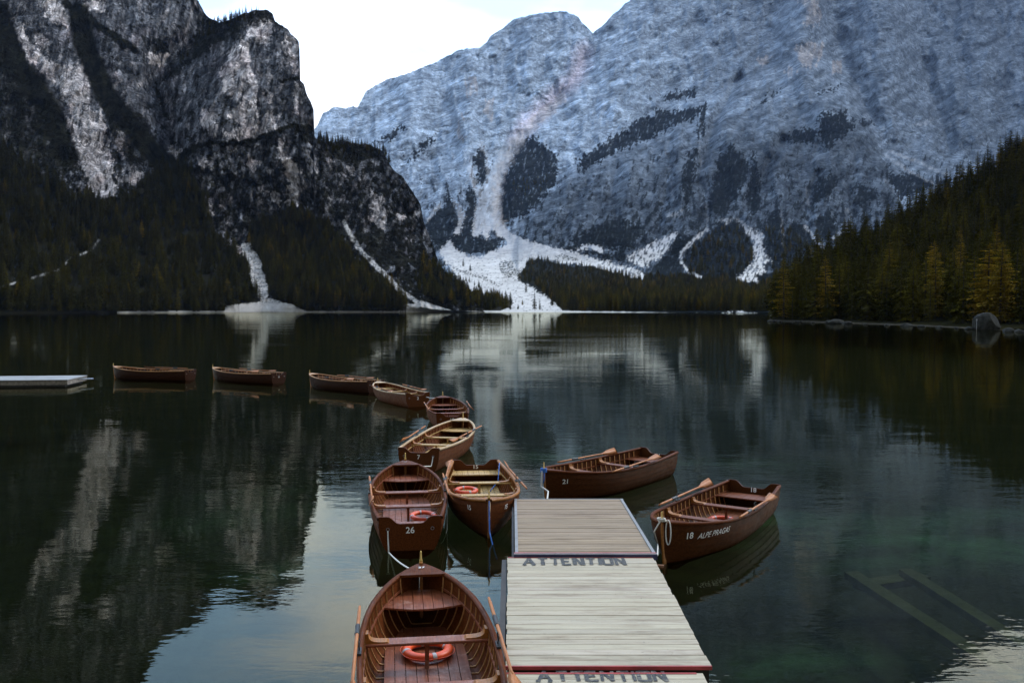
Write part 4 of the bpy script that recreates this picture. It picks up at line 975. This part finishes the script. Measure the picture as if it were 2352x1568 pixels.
def oars(e, txt, L_=None, Rr_=None):
    # default: laid along each rail, handle forward, blade aft
    for sd, w_, spec in ((1, 'port', L_), (-1, 'starboard', Rr_)):
        x0, y0, x1, y1, z0, z1, rl = spec or (1.15, sd * .70, -1.45, sd * .72, .60, .555, .3)
        a_, b_ = local(e, x0, y0, z0), local(e, x1, y1, z1)
        side_img = 'right' if max(a_[0]/a_[1], b_[0]/b_[1]) + min(a_[0]/a_[1], b_[0]/b_[1]) > 2 * e.location[0] / e.location[1] else 'left'
        oar(a_, b_, rl, 'wooden oar on the %s rail of the %s' % (side_img, txt))
def buoy(x, y, z, label, tilt=(0, 0), r=.205, tr_=.048):
    e = empty('lifebuoy', (x, y, z)); e.rotation_euler = (tilt[0], tilt[1], .4); tag(e, label, 'lifebuoy', 'orange lifebuoys in the boats')
    def ring(r0, a0, a1, n_, k=1.0):
        mb = MB(); rows = []
        for i in range(n_ + 1):
            a = a0 + (a1 - a0) * i / n_
            rows.append([((r + r0 * math.cos(b)) * math.cos(a), (r + r0 * math.cos(b)) * math.sin(a), .8 * r0 * math.sin(b)) for b in np.linspace(0, 2 * math.pi, 15)[:-1]])
        mb.grid(rows, closed=True); return mb
    ring(tr_, 0, 2 * math.pi, 40).build('ring', ORANGE, e, True)
    for k in range(4): ring(tr_ + .003, k * math.pi / 2 - .08, k * math.pi / 2 + .08, 4).build('strap', STRAP, e, True)
    mb = MB(); mb.tube([((r + tr_ * (1.05 + .35 * abs(math.sin(2 * a)))) * math.cos(a), (r + tr_ * (1.05 + .35 * abs(math.sin(2 * a)))) * math.sin(a), 0) for a in np.linspace(0, 2 * math.pi, 41)], .004, 5); mb.build('grab_line', ORANGE, e, True)
    return e
# scheme: hull, gunwale, planks, thwarts, knees, ribs
RED = (MAH, MAH, REDW, REDW, OCHRE, TAN); REDB = (MAHD, MAH, BROWN, BROWN, OCHRE, TAN); LIGHT = (BROWNH, OCHRE, HONEY, HONEY, OCHRE, OCHRE); PALEB = (BROWNH, PALERAIL, HONEY, HONEY, OCHRE, BROWN); DARKB = (DARKH, TAN, BROWN, BROWN, OCHRE, TAN)
ZB, ZT = .68, .50
def bp_(bx, by, sx_, sy, **k): return at(bx, by, ZB), at(sx_, sy, ZT)
b27b = at(967, 1293, ZB); mid27 = at(985, 1480, .50); dr = (mid27 - b27b)[:2]; dr /= np.linalg.norm(dr)
b27 = boat(b27b, b27b[:2] + dr * 4.7, 'nearest red varnished rowing boat beside the pier with 27 on its bow', RED, [('hook', '27', .085, None), ('transom', '27', .14, None)])
b26 = boat(*bp_(931, 1056, 942, 1193), 'red rowing boat showing its flat stern with a white 26', RED, [('transom', '26', .145, None), ('hook', '26', .06, None)])
b15 = boat(*bp_(1123, 1146, 1092, 1062), 'honey coloured rowing boat with 15 inside its far stern', LIGHT, [('transom_in', '15', .13, None), ('port', '15', .12, (1.98, .46)), ('starboard', '15', .12, (1.98, .46))])
b7 = boat(*bp_(1066, 957, 958, 1036), 'pale railed rowing boat numbered 7 behind the boat numbered 26', PALEB, [('transom', '7', .15, None)])
b19 = boat(*bp_(1017, 908, 1038, 952), 'dark red rowing boat numbered 19 at the bend of the line', RED, [('transom', '19', .15, None)])
b2 = boat(*bp_(868, 875, 959, 905), 'pale inside rowing boat numbered 2 with brown stern', PALEB, [('transom', '2', .15, None)])
b22 = boat(*bp_(712, 856, 862, 876), 'dark rowing boat touching the bow of the boat numbered 2', DARKB, [('transom', '22', .11, None)])
b11 = boat(*bp_(484.5, 842, 645, 858.5), 'dark rowing boat floating alone second from the left', DARKB, [('transom', '11', .11, None)])
b1 = boat(*bp_(261, 840, 436.5, 851.5), 'leftmost rowing boat floating beside the white raft', DARKB, [])
b21 = boat(*bp_(1263, 1075, 1503, 1039), 'brown rowing boat numbered 21 beyond the end of the pier', REDB, [('port', '21', .13, (2.02, .42)), ('transom_in', '21', .13, None)])
b18 = boat(*bp_(1522, 1196, 1730, 1114), 'brown rowing boat numbered 18 moored at the right of the pier', REDB, [('port', '18', .14, (2.0, .42)), ('name', 'ALPE PRAGAS', .13, (1.45, .39)), ('transom_in', '18', .13, None)])
oars(b27, 'nearest boat', (1.0, .73, -1.6, .73, .60, .57, .3), (1.05, -.73, -1.55, -.72, .62, .56, -.3))
oars(b26, 'boat numbered 26', (1.0, .73, -1.5, .62, .60, .60, 1.0), (1.1, -.73, -1.2, -.72, .60, .60, -1.0))
oars(b15, 'boat numbered 15', (.9, .80, -1.5, .58, .56, .62, .9), (.6, -.74, -1.9, -.58, .58, .60, -.4))
oars(b7, 'boat numbered 7', (.9, .74, -1.7, .62, .62, .60, .9), (1.3, -.78, -1.0, -.45, .60, .50, -.4))
oars(b19, 'boat numbered 19', (.8, .76, -1.7, .70, .60, .58, .9), (1.0, -.76, -1.6, -.72, .60, .58, -.9))
oars(b2, 'boat numbered 2'); oars(b22, 'dark boat beside the boat numbered 2', (.9, .74, -1.8, .80, .62, .60, .9), None); oars(b11, 'second boat from the left', (.9, .74, -1.8, .80, .62, .62, .9), None); oars(b1, 'leftmost boat', (-1.6, .66, .9, .74, .60, .62, .4), (-1.9, -.45, .9, -.62, .60, .60, .4))
oar(at(1407, 1083, .56), at(1512, 1048, .60), .4, 'wooden oar on the near rail of the boat numbered 21'); oar(at(1281, 1061, .62), at(1413, 1036, .64), .9, 'wooden oar on the far rail of the boat numbered 21')
oar(at(1698, 1188, .56), at(1776, 1139, .62), .4, 'pale tipped oar on the near rail of the boat numbered 18'); oar(at(1514, 1159, .61), at(1631, 1107, .66), .9, 'upturned oar on the far rail of the boat numbered 18')
p = local(b27, .86, -.02, .125); buoy(p[0], p[1], p[2], 'orange lifebuoy under the first thwart of the nearest boat', r=.235, tr_=.054)
p = local(b26, -.52, -.28, .13); buoy(p[0], p[1], p[2], 'orange lifebuoy on the floor of the boat numbered 26', (.10, 0))
p = local(b15, -1.15, -.25, .13); buoy(p[0], p[1], p[2], 'red lifebuoy on the floor of the boat numbered 15', (.06, 0))
p = at(1657, 1194, .13); buoy(p[0], p[1], p[2], 'orange lifebuoy on the floor of the boat numbered 18', (0, 0))

# ------------------------------------------------------------------ ropes
def rope(pts, mat, label, r=.009, sag=.0, n_=18):
    pts = [np.array(p, float) for p in pts]; P = []
    for i in range(len(pts) - 1):
        for k in range(n_):
            u = k / n_; q = pts[i] * (1 - u) + pts[i + 1] * u; q[2] -= sag * 4 * u * (1 - u); P.append(q)
    P.append(pts[-1]); mb = MB(); mb.tube(P, r, 6); o = mb.build('mooring_rope', mat, None, True); return tag(o, label, 'rope', 'mooring ropes')
rope([local(b26, -2.40, .36, .34), local(b26, -2.46, .35, .10), at(893, 1268, .0), local(b27, 2.2, .06, .62)], ROPE, 'white rope from the stern of the boat numbered 26 to the nearest bow', .011, .04)
rope([local(b26, -.2, -.74, .55), at(1027, 1215, .04), at(1013, 1247, -.05)], ROPE, 'thin pale rope hanging off the right rail of the boat numbered 26', .007, .05)
rope([local(b15, 2.40, 0, .66), local(b15, 2.42, .0, .40), local(b15, 2.50, .0, .15), at(1131, 1248, 0), at(1141, 1283, -.1)], BLUER, 'blue rope hanging from the bow of the boat numbered 15', .012, .0)
rope([local(b15, -1.9, .50, .56), local(b15, -1.2, .42, .30), local(b15, -.3, .05, .10), local(b15, 0.0, -.05, .09)], BLUER, 'dark blue rope lying inside the boat numbered 15', .010)
rope([local(b7, -2.40, -.36, .36), local(b7, -2.50, -.34, .15), local(b26, 2.38, 0.0, .62)], ROPE, 'white rope from the stern of the boat numbered 7 to the bow behind it', .012, .03)
rope([local(b2, -2.40, -.36, .38), local(b19, 2.4, 0.05, .66)], ROPE, 'pale rope between the boats numbered 2 and 19', .012, .06)
rope([local(b18, 2.43, 0, .70), local(b18, 2.44, -.10, .52), at(1511, 1248, .30), at(1510, 1275, .45)], ROPE, 'white rope from the bow of the boat numbered 18 down to the pier', .011)
mb = MB()
for k in range(3):
    mb.tube([local(b18, 2.36 + .05 * math.cos(a) + .02 * k, .06 * math.sin(a), .69 + .02 * k) for a in np.linspace(0, 6.28, 13)], .011, 6)
mb.tube([local(b18, 2.36 + .02 * math.sin(a), .10 + .05 * math.sin(a), .52 + .19 * math.cos(a)) for a in np.linspace(0, 6.28, 17)], .010, 6)
tag(mb.build('rope_coil', ROPE, None, True), 'white rope knotted in loops round the bow pin of the boat numbered 18', 'rope')
rope([local(b21, 2.43, 0, .66), local(b21, 2.46, 0, .35), at(1259, 1128, .30), at(1257, 1146, .50)], ROPE, 'white rope from the boat numbered 21 to the far end of the pier', .016)
mb = MB()
for k in range(4): mb.tube([local(b21, 2.38 + .05 * math.cos(a), .06 * math.sin(a), .64 + .02 * k) for a in np.linspace(0, 6.28, 13)], .013, 6)
mb.tube([local(b21, 2.40, 0.03, .64), local(b21, 2.44, .06, .50), local(b21, 2.43, .03, .42)], .014, 6)
tag(mb.build('rope_coil', BLUER, None, True), 'bright blue rope wound round the bow of the boat numbered 21', 'rope')

# ------------------------------------------------------------------ pier
def deckmat(name, c0, c1, stain):
    m, n, l, b = newmat(name)
    g = nnoise(n, l, 4, 6, stretch=(.5, 10, 10)); big = nnoise(n, l, 1.1, 5, stretch=(.7, 1.6, 1), rough=.65); st = nnoise(n, l, 2.6, 6, stretch=(.35, 2.4, 1), rough=.7)
    c = nmix(n, l, nmap(n, l, g, .3, .7), c0, c1)
    c = nmix(n, l, nmap(n, l, st, .50, .72, 0, .75), c, stain); sp_ = nnoise(n, l, 26, 3, rough=.7); c = nmix(n, l, nmap(n, l, sp_, .66, .72, 0, .7), c, (.05, .04, .03))
    c = nmix(n, l, nmap(n, l, big, .58, .78, 0, .4), c, tuple(x * .55 for x in stain))
    at_ = n.new('ShaderNodeAttribute'); at_.attribute_name = 'Col'; c = nmix(n, l, 1.0, c, at_.outputs['Color'], 'MULTIPLY')
    l.new(c, b.inputs['Base Color']); b.inputs['Roughness'].default_value = .8; nbump(n, l, g, b, .5, .004); return m
DECK = deckmat('weathered_deck', (.320, .28, .205), (.425, .38, .290), (.115, .070, .034)); DECKB = deckmat('brown_deck', (.185, .132, .080), (.285, .220, .148), (.085, .052, .026))
ALU = plain('edge_metal', (.19, .19, .19), .6, .0, var=.15); REDT = plain('red_edge_paint', (.30, .038, .036), .55, var=.3, scale=5); WHT = plain('white_tape', (.42, .42, .43), .5, var=.15); NAVY = plain('navy_tape', (.02, .022, .07), .5)
DARKW = plain('wet_dark_timber', (.022, .018, .014), .7, var=.5); BLK = plain('faded_black_paint', (.030, .032, .034), .8, var=.5, scale=14); _n = BLK.node_tree.nodes; _l = BLK.node_tree.links; _b = _n['Principled BSDF']; _s = _b.inputs['Base Color'].links[0].from_socket; _l.new(nmix(_n, _l, nmap(_n, _l, nnoise(_n, _l, 18, 6, stretch=(.6, 2, 1), rough=.8), .52, .64, 0, .8), _s, (.25, .23, .19)), _b.inputs['Base Color']); FLOAT = plain('float_drum', (.03, .03, .035), .5)
def pier_section(cx, w_, y0, y1, z0, z1, label, dm, seed, metal=False, n_=None):
    e = empty('pier_section', (cx, (y0 + y1) / 2, 0)); tag(e, label, 'pier', 'sections of the floating pier')
    Ln = y1 - y0; n_ = n_ or int(round(Ln / .142)); g = random.Random(seed); mb = MB(); cols = []
    zf = lambda y: z0 + (z1 - z0) * (y + Ln / 2) / Ln
    for i in range(n_):
        a_ = -Ln / 2 + Ln * i / n_ + .003; b_ = -Ln / 2 + Ln * (i + 1) / n_ - .003; e0, e1 = g.uniform(-.012, .004), g.uniform(-.004, .012); dz = g.uniform(-.003, .003)
        xs_ = np.linspace(-w_ / 2 + e0, w_ / 2 + e1, 9); rows = []
        for x in xs_:
            rows.append([(x, a_, zf(a_) - .035 + dz), (x, a_, zf(a_) - .003 + dz), (x, a_ + .006, zf(a_) + dz), (x, b_ - .006, zf(b_) + dz), (x, b_, zf(b_) - .003 + dz), (x, b_, zf(b_) - .035 + dz)])
        b0 = len(mb.v); mb.grid(rows, closed=True); mb.f += [tuple(b0 + k for k in range(6)), tuple(b0 + 48 + k for k in range(5, -1, -1))]; mb.m += [0, 0]
        t_ = g.uniform(.88, 1.08); cols += [(t_, t_ * g.uniform(.97, 1.0), t_ * g.uniform(.93, 1.0))] * (len(mb.v) - b0)
    o = mb.build('deck', dm, e); ca = o.data.color_attributes.new('Col', 'FLOAT_COLOR', 'POINT'); ca.data.foreach_set('color', np.array([c + (1,) for c in cols], np.float32).reshape(-1))
    fr_ = MB()
    for x in (-w_ / 2 + .06, w_ / 2 - .06, 0):
        fr_.add([(x - .05, -Ln/2 + .03, zf(-Ln/2) - .19), (x + .05, -Ln/2 + .03, zf(-Ln/2) - .19), (x + .05, Ln/2 - .03, zf(Ln/2) - .19), (x - .05, Ln/2 - .03, zf(Ln/2) - .19),
                 (x - .05, -Ln/2 + .03, zf(-Ln/2) - .045), (x + .05, -Ln/2 + .03, zf(-Ln/2) - .045), (x + .05, Ln/2 - .03, zf(Ln/2) - .045), (x - .05, Ln/2 - .03, zf(Ln/2) - .045)],
                [(0,3,2,1),(4,5,6,7),(0,1,5,4),(1,2,6,5),(2,3,7,6),(3,0,4,7)])
    for y in (-Ln/2 + .075, Ln/2 - .075): fr_.box(-w_/2 + .01, w_/2 - .01, y - .04, y + .04, zf(y) - .185, zf(y) - .048)
    fr_.build('frame', DARKW, e)
    for x in (-w_ / 2 + .30, w_ / 2 - .30):
        fl = MB(); fl.tube([(x, -Ln/2 + .12, .12), (x, -Ln/2 + .18, .12), (x, Ln/2 - .18, .12), (x, Ln/2 - .12, .12)], [.16, .21, .21, .16], 14); fl.build('float', FLOAT, e, True)
    if metal:
        for sx_ in (-1, 1):
            q = MB(); x = sx_ * (w_ / 2 + .012); q.add([(x - .022, -Ln/2, zf(-Ln/2) - .05), (x + .022, -Ln/2, zf(-Ln/2) - .05), (x + .022, Ln/2, zf(Ln/2) - .05), (x - .022, Ln/2, zf(Ln/2) - .05), (x - .022, -Ln/2, zf(-Ln/2) + .012), (x + .022, -Ln/2, zf(-Ln/2) + .012), (x + .022, Ln/2, zf(Ln/2) + .012), (x - .022, Ln/2, zf(Ln/2) + .012)],
                          [(0,3,2,1),(4,5,6,7),(0,1,5,4),(1,2,6,5),(2,3,7,6),(3,0,4,7)]); q.build('edge_rail', ALU, e)
    return e, zf, Ln
def gl_strokes(c):
    return {'A': [((.0,0),(.42,1.0)),((.42,1.0),(.85,0)),((.18,.38),(.68,.38)),((-.1,0.02),(.14,.02)),((.70,.02),(.95,.02))], 'T': [((0,.95),(.8,.95)),((.4,0),(.4,1))], 'E': [((0,0),(0,1)),((0,.95),(.62,.95)),((0,.5),(.52,.5)),((0,.05),(.66,.05))],
            'N': [((0,0),(0,1)),((0,1),(.66,.0)),((.66,0),(.66,1))], 'I': [((0.1,0),(0.1,1))], 'O': [((0,0.04),(0,1)),((0,.95),(.7,.95)),((.7,1),(.7,0.02)),((0,.05),(.7,.05))]}[c]
def painted(e, zf, Ln, x0, y0, h, wl, seed, lbl):
    g = random.Random(seed); mb = MB(); x = x0
    adv = {'A': 1.05, 'T': .90, 'E': .85, 'N': .88, 'I': .34, 'O': .92}; tot = sum(adv[c] for c in 'ATTENTION') - .15; k = wl / tot; th = h * .15
    for c in 'ATTENTION':
        for (a_, b_), (c_, d_) in gl_strokes(c):
            p0 = np.array((x + a_ * k * .88, y0 + b_ * h)); p1 = np.array((x + c_ * k * .88, y0 + d_ * h)); p0 += (g.uniform(-.008, .008), g.uniform(-.008, .008)); p1 += (g.uniform(-.008, .008), g.uniform(-.008, .008))
            d = p1 - p0; ln = np.linalg.norm(d); d /= ln; nn = np.array((-d[1], d[0])); t_ = th * (1.35 if abs(d[1]) < .3 else 1.0) * g.uniform(.85, 1.12) * .5; ns = 6
            z = lambda y: zf(y) + .0045 + .0003 * len(mb.f) / 60
            vs = []
            for i in range(ns + 1):
                q = p0 + d * ln * i / ns; w1 = t_ * g.uniform(.86, 1.1)
                for sg in (-1, 1): r_ = q + nn * sg * w1; vs.append((r_[0], r_[1], z(r_[1])))
            mb.add(vs, [(2*i, 2*i+1, 2*i+3, 2*i+2) for i in range(ns)])
        x += adv[c] * k
    o = mb.build('painted_word', BLK, e); o['label'] = lbl
A_n0, A_n1 = at(1170, 1529, .44), at(1640, 1529, .44); A_f0, A_f1 = at(1162, 1279, .50), at(1495, 1279, .50)
wA = 2.0; yA0, yA1 = float(A_n0[1]), float(A_f0[1]); cA = float(np.mean([A_n0[0] + A_n1[0], A_f0[0] + A_f1[0]]) / 2)
eA, zA, lA = pier_section(cA, wA, yA0, yA1, .44, .50, 'middle pier section of pale boards with red front edge and painted word', DECK, 1)
B_n0, B_n1 = at(1183, 1271, .54), at(1501, 1271, .54); B_f0, B_f1 = at(1187, 1146, .49), at(1428, 1146, .49)
yB0, yB1 = float(B_n0[1]), float(B_f0[1]); yB0 = max(yB0, yA1 + .03); cB = float(np.mean([B_n0[0] + B_n1[0], B_f0[0] + B_f1[0]]) / 2)
eB, zB, lB = pier_section(cB, 1.88, yB0, yB1, .54, .49, 'far brown pier section with metal side rails', DECKB, 2, True)
yC1 = yA0 - .06; cC = float(at(1385, 1540, .40)[0])
eC, zC, lC = pier_section(cC, 1.93, yC1 - 3.8, yC1, .36, .40, 'nearest pier section cut by the bottom edge with the larger painted word', DECK, 3)
print('pier', cA, cB, cC, yA0, yA1, yB0, yB1, yC1)
# word positions
def word(e, zf, Ln, c, yc, pxl, pxr, pyt, pyb, z, seed, lbl):
    a_ = at(pxl, pyb, z); b_ = at(pxr, pyb, z); t_ = at(pxl, pyt, z); painted(e, zf, Ln, float(a_[0] - c), float(a_[1] - yc), float(t_[1] - a_[1]), float(b_[0] - a_[0]), seed, lbl)
word(eA, zA, lA, cA, (yA0 + yA1) / 2, 1204, 1441, 1281, 1296, .50, 4, 'faded black hand painted word ATTENTION')
word(eC, zC, lC, cC, yC1 - 1.9, 1236, 1538, 1541, 1564, .40, 5, 'larger black hand painted word ATTENTION')
def strip(e, x0, x1, y0, y1, z0, z1, mat, name, lbl=None):
    mb = MB(); n_ = 12; xs_ = np.linspace(x0, x1, n_ + 1)
    rows = [[(x, y0, z0), (x, y0, z1), (x, y1, z1), (x, y1, z0)] for x in xs_]; b0 = 0; mb.grid(rows, closed=True); mb.f += [(0,1,2,3), tuple(4*n_ + k for k in (3,2,1,0))]; mb.m += [0, 0]
    o = mb.build(name, mat, e)
    if lbl: o['label'] = lbl
h = lA / 2; strip(eA, -wA/2 - .01, wA/2 + .01, -h - .016, -h + .008, zA(-h) - .032, zA(-h) + .005, REDT, 'red_edge_strip')
strip(eA, -wA/2, wA/2 * .98, h - .028, h - .004, zA(h) - .01, zA(h) + .005, REDT, 'red_paint_line')
h = lB / 2; strip(eB, -.99, .98, -h - .012, -h + .016, zB(-h) - .02, zB(-h) + .016, REDT, 'red_edge_strip'); strip(eB, -.99, .99, -h - .034, -h - .014, zB(-h) - .03, zB(-h) + .010, WHT, 'white_edge_strip'); strip(eB, -.99, .99, -h - .045, -h - .036, zB(-h) - .07, zB(-h) - .002, NAVY, 'navy_edge_strip')
strip(eB, -.99, .99, h - .02, h + .012, zB(h) - .04, zB(h) + .008, ALU, 'end_rail')
h = lC / 2; strip(eC, -.95, .90, h - .035, h - .006, zC(h) - .01, zC(h) + .0052, REDT, 'red_paint_line')
# dark fender timbers along the left side, rusty bracket at the right joint
mb = MB(); mb.box(cA - wA/2 - .085, cA - wA/2 - .02, yA0 - .1, yA1 + .02, .05, .46); tag(mb.build('fender_timber', DARKW), 'dark wet timber along the left side of the middle pier section', 'fender')
mb = MB(); mb.box(cB - 1.02, cB - .985, yB0 + .05, yB1 - .4, .06, .44); tag(mb.build('fender_timber', DARKW), 'thin brown timber along the left side of the far pier section', 'fender')
mb = MB(); mb.tube([(cA + wA/2 - .03, yA1 + .05, .36), (cA + wA/2 + .16, yA1 + .05, .35)], .035, 8); mb.tube([(cA + wA/2 + .08, yA1 + .05, .34), (cA + wA/2 + .08, yA1 + .05, -.9)], .03, 8)
tag(mb.build('mooring_bracket', plain('rust', (.16, .07, .03), .8)), 'short rusty bracket at the right joint of the pier', 'bracket')
# far raft at the left
rp = at(178.5, 871.6, .36); rb = at(207, 861, .36)
ra = R(7); e = empty('raft', (float(rp[0]) - .5 - 5 * math.cos(ra) - 1.45 * math.sin(ra), float(rp[1]) - 5 * math.sin(ra) + 1.45 * math.cos(ra), 0), ra); tag(e, 'white floating raft at the left edge beyond the boats', 'raft')
RW = plain('raft_boards', (.22, .225, .23), .7, var=.25, scale=2)
mb = MB()
for i in range(24): mb.box(-5 + i * .4167 + .006, -5 + (i + 1) * .4167 - .006, -1.45, 1.45, .325, .36)
mb.build('deck', RW, e); mb = MB(); mb.box(-4.97, 4.97, -1.40, -1.30, .10, .323); mb.box(-4.97, 4.97, 1.30, 1.40, .10, .323); mb.box(-4.96, -4.86, -1.29, 1.29, .10, .323); mb.box(4.86, 4.96, -1.29, 1.29, .10, .323); mb.build('frame', plain('raft_frame', (.16, .14, .12), .8, var=.4), e)
mb = MB(); mb.box(-4.8, 4.8, -1.25, 1.25, -.2, .10); mb.build('float', FLOAT, e)
mb = MB(); mb.tube([(4.9, .6, .25), (5.55, .6, .25)], .03, 8); mb.tube([(4.9, .2, .25), (5.55, .2, .25)], .03, 8); mb.tube([(5.55, .2, .25), (5.55, .6, .25)], .03, 8); mb.build('hitch_bar', STEEL, e)
# sunken beams lying on the lake bed at the right
SUNK = plain('sunken_timber', (.095, .092, .058), .9, var=.3, scale=3)
def beam(x0, y0, x1, y1, z, w_, label):
    a_ = at(x0, y0, z); b_ = at(x1, y1, z); d = (b_ - a_)[:2]; L_ = np.linalg.norm(d); mb = MB()
    g = random.Random(int(x0)); rows = []
    for i in range(13):
        u = -L_/2 + L_ * i / 12; k = w_/2 * g.uniform(.93, 1.07); rows.append([(u, -k, -.12), (u, -k, 0), (u, k, .01), (u, k, -.12)])
    mb.grid(rows, closed=True); mb.f += [(0,1,2,3), (51,50,49,48)]; mb.m += [0, 0]
    c = (a_ + b_) / 2; o = mb.build('sunken_beam', SUNK, None, False, (float(c[0]), float(c[1]), z), math.atan2(d[1], d[0])); tag(o, label, 'beam', 'sunken beams under the water')
beam(1955, 1312, 2420, 1610, -.7, .24, 'left one of two pale beams sunk under the water at lower right')
beam(2079, 1306, 2440, 1530, -.7, .22, 'right one of two pale beams sunk under the water at lower right')
beam(1975, 1340, 2120, 1318, -.95, .34, 'short pale plank under water joining the tops of the two beams')

# ------------------------------------------------------------------ boulders of the right shore
def boulder(c, r, seed, label, group=None, sq=(1, 1, .8)):
    import bmesh; bm = bmesh.new(); bmesh.ops.create_icosphere(bm, subdivisions=4, radius=1)
    co = np.array([v.co[:] for v in bm.verts]); g = np.random.RandomState(seed)
    for k in range(7):       # chop flat facets
        nrm = g.normal(size=3); nrm /= np.linalg.norm(nrm); d = g.uniform(.70, .92); s = co @ nrm; co -= np.outer(np.maximum(s - d, 0), nrm)
    nn = fbm(co[:, 0] * 2 + seed, co[:, 1] * 2 + co[:, 2] * 1.7, 4, seed); co *= (1 + .10 * nn)[:, None]; co *= np.array(sq) * r
    for v, q in zip(bm.verts, co): v.co = q
    me = bpy.data.meshes.new('boulder'); bm.to_mesh(me); bm.free(); me.materials.append(M_WATERROCK); o = link('shore_boulder', me, None, c, seed)
    tag(o, label, 'boulder', group); return o
p = at(2276, 757, 0); k = p[1] / F
boulder((float(p[0]), float(p[1]) + 1.5, .9), 28 * k, 3, 'big grey boulder standing in the water at the right shore', None, (1.15, .9, 1.0))
for x, r in ((1770,6),(1779,4),(1792,4),(1835,5),(1870,4),(1905,9),(1923,13),(1948,8),(1990,5),(2040,6),(2085,9),(2120,6),(2160,6),(2200,5),(2228,8),(2320,12),(2345,9)):
    y = float(pl(x, R_BASE)) + .5; q = at(x, y, 0); k = q[1] / F
    big = {1923: 'dark rounded boulder at the waterline near the right shore tip', 1905: 'boulder just left of the dark rounded one at the waterline', 2320: 'boulder at the waterline just right of the big grey boulder', 2345: 'boulder at the right edge of the picture by the water'}.get(x, 'small stone at the waterline of the right shore')
    boulder((float(q[0]), float(q[1]) + .5, .05), r * k * 1.1, x, big, 'small stones along the right shore' if big.startswith('small stone') else None, (1.5, 1, .7))
q = at(2243, 757, 0); mb = MB(); mb.tube([(0, 0, -1), (0, 0, 1.9)], .05, 8); mb.box(-.12, .12, -.02, .02, 1.55, 1.9)
tag(mb.build('marker_post', RW, None, False, (float(q[0]), float(q[1]), 0)), 'thin pale post left of the big shore boulder', 'post')

# ------------------------------------------------------------------ haze
mb = MB(); mb.box(-6500, 9500, -80, 12900, -9, 4800); mz = bpy.data.materials.new('haze'); mz.use_nodes = True; n = mz.node_tree.nodes; n.clear()
oo = n.new('ShaderNodeOutputMaterial'); pv = n.new('ShaderNodeVolumePrincipled'); pv.inputs['Color'].default_value = (.42, .60, 1, 1); pv.inputs['Density'].default_value = 1.5e-5
mz.node_tree.links.new(pv.outputs[0], oo.inputs['Volume']); tag(mb.build('haze', mz), 'thin blue mountain haze', kind='stuff')
print('trees', TREE_N[0], 'objects', len(bpy.data.objects))
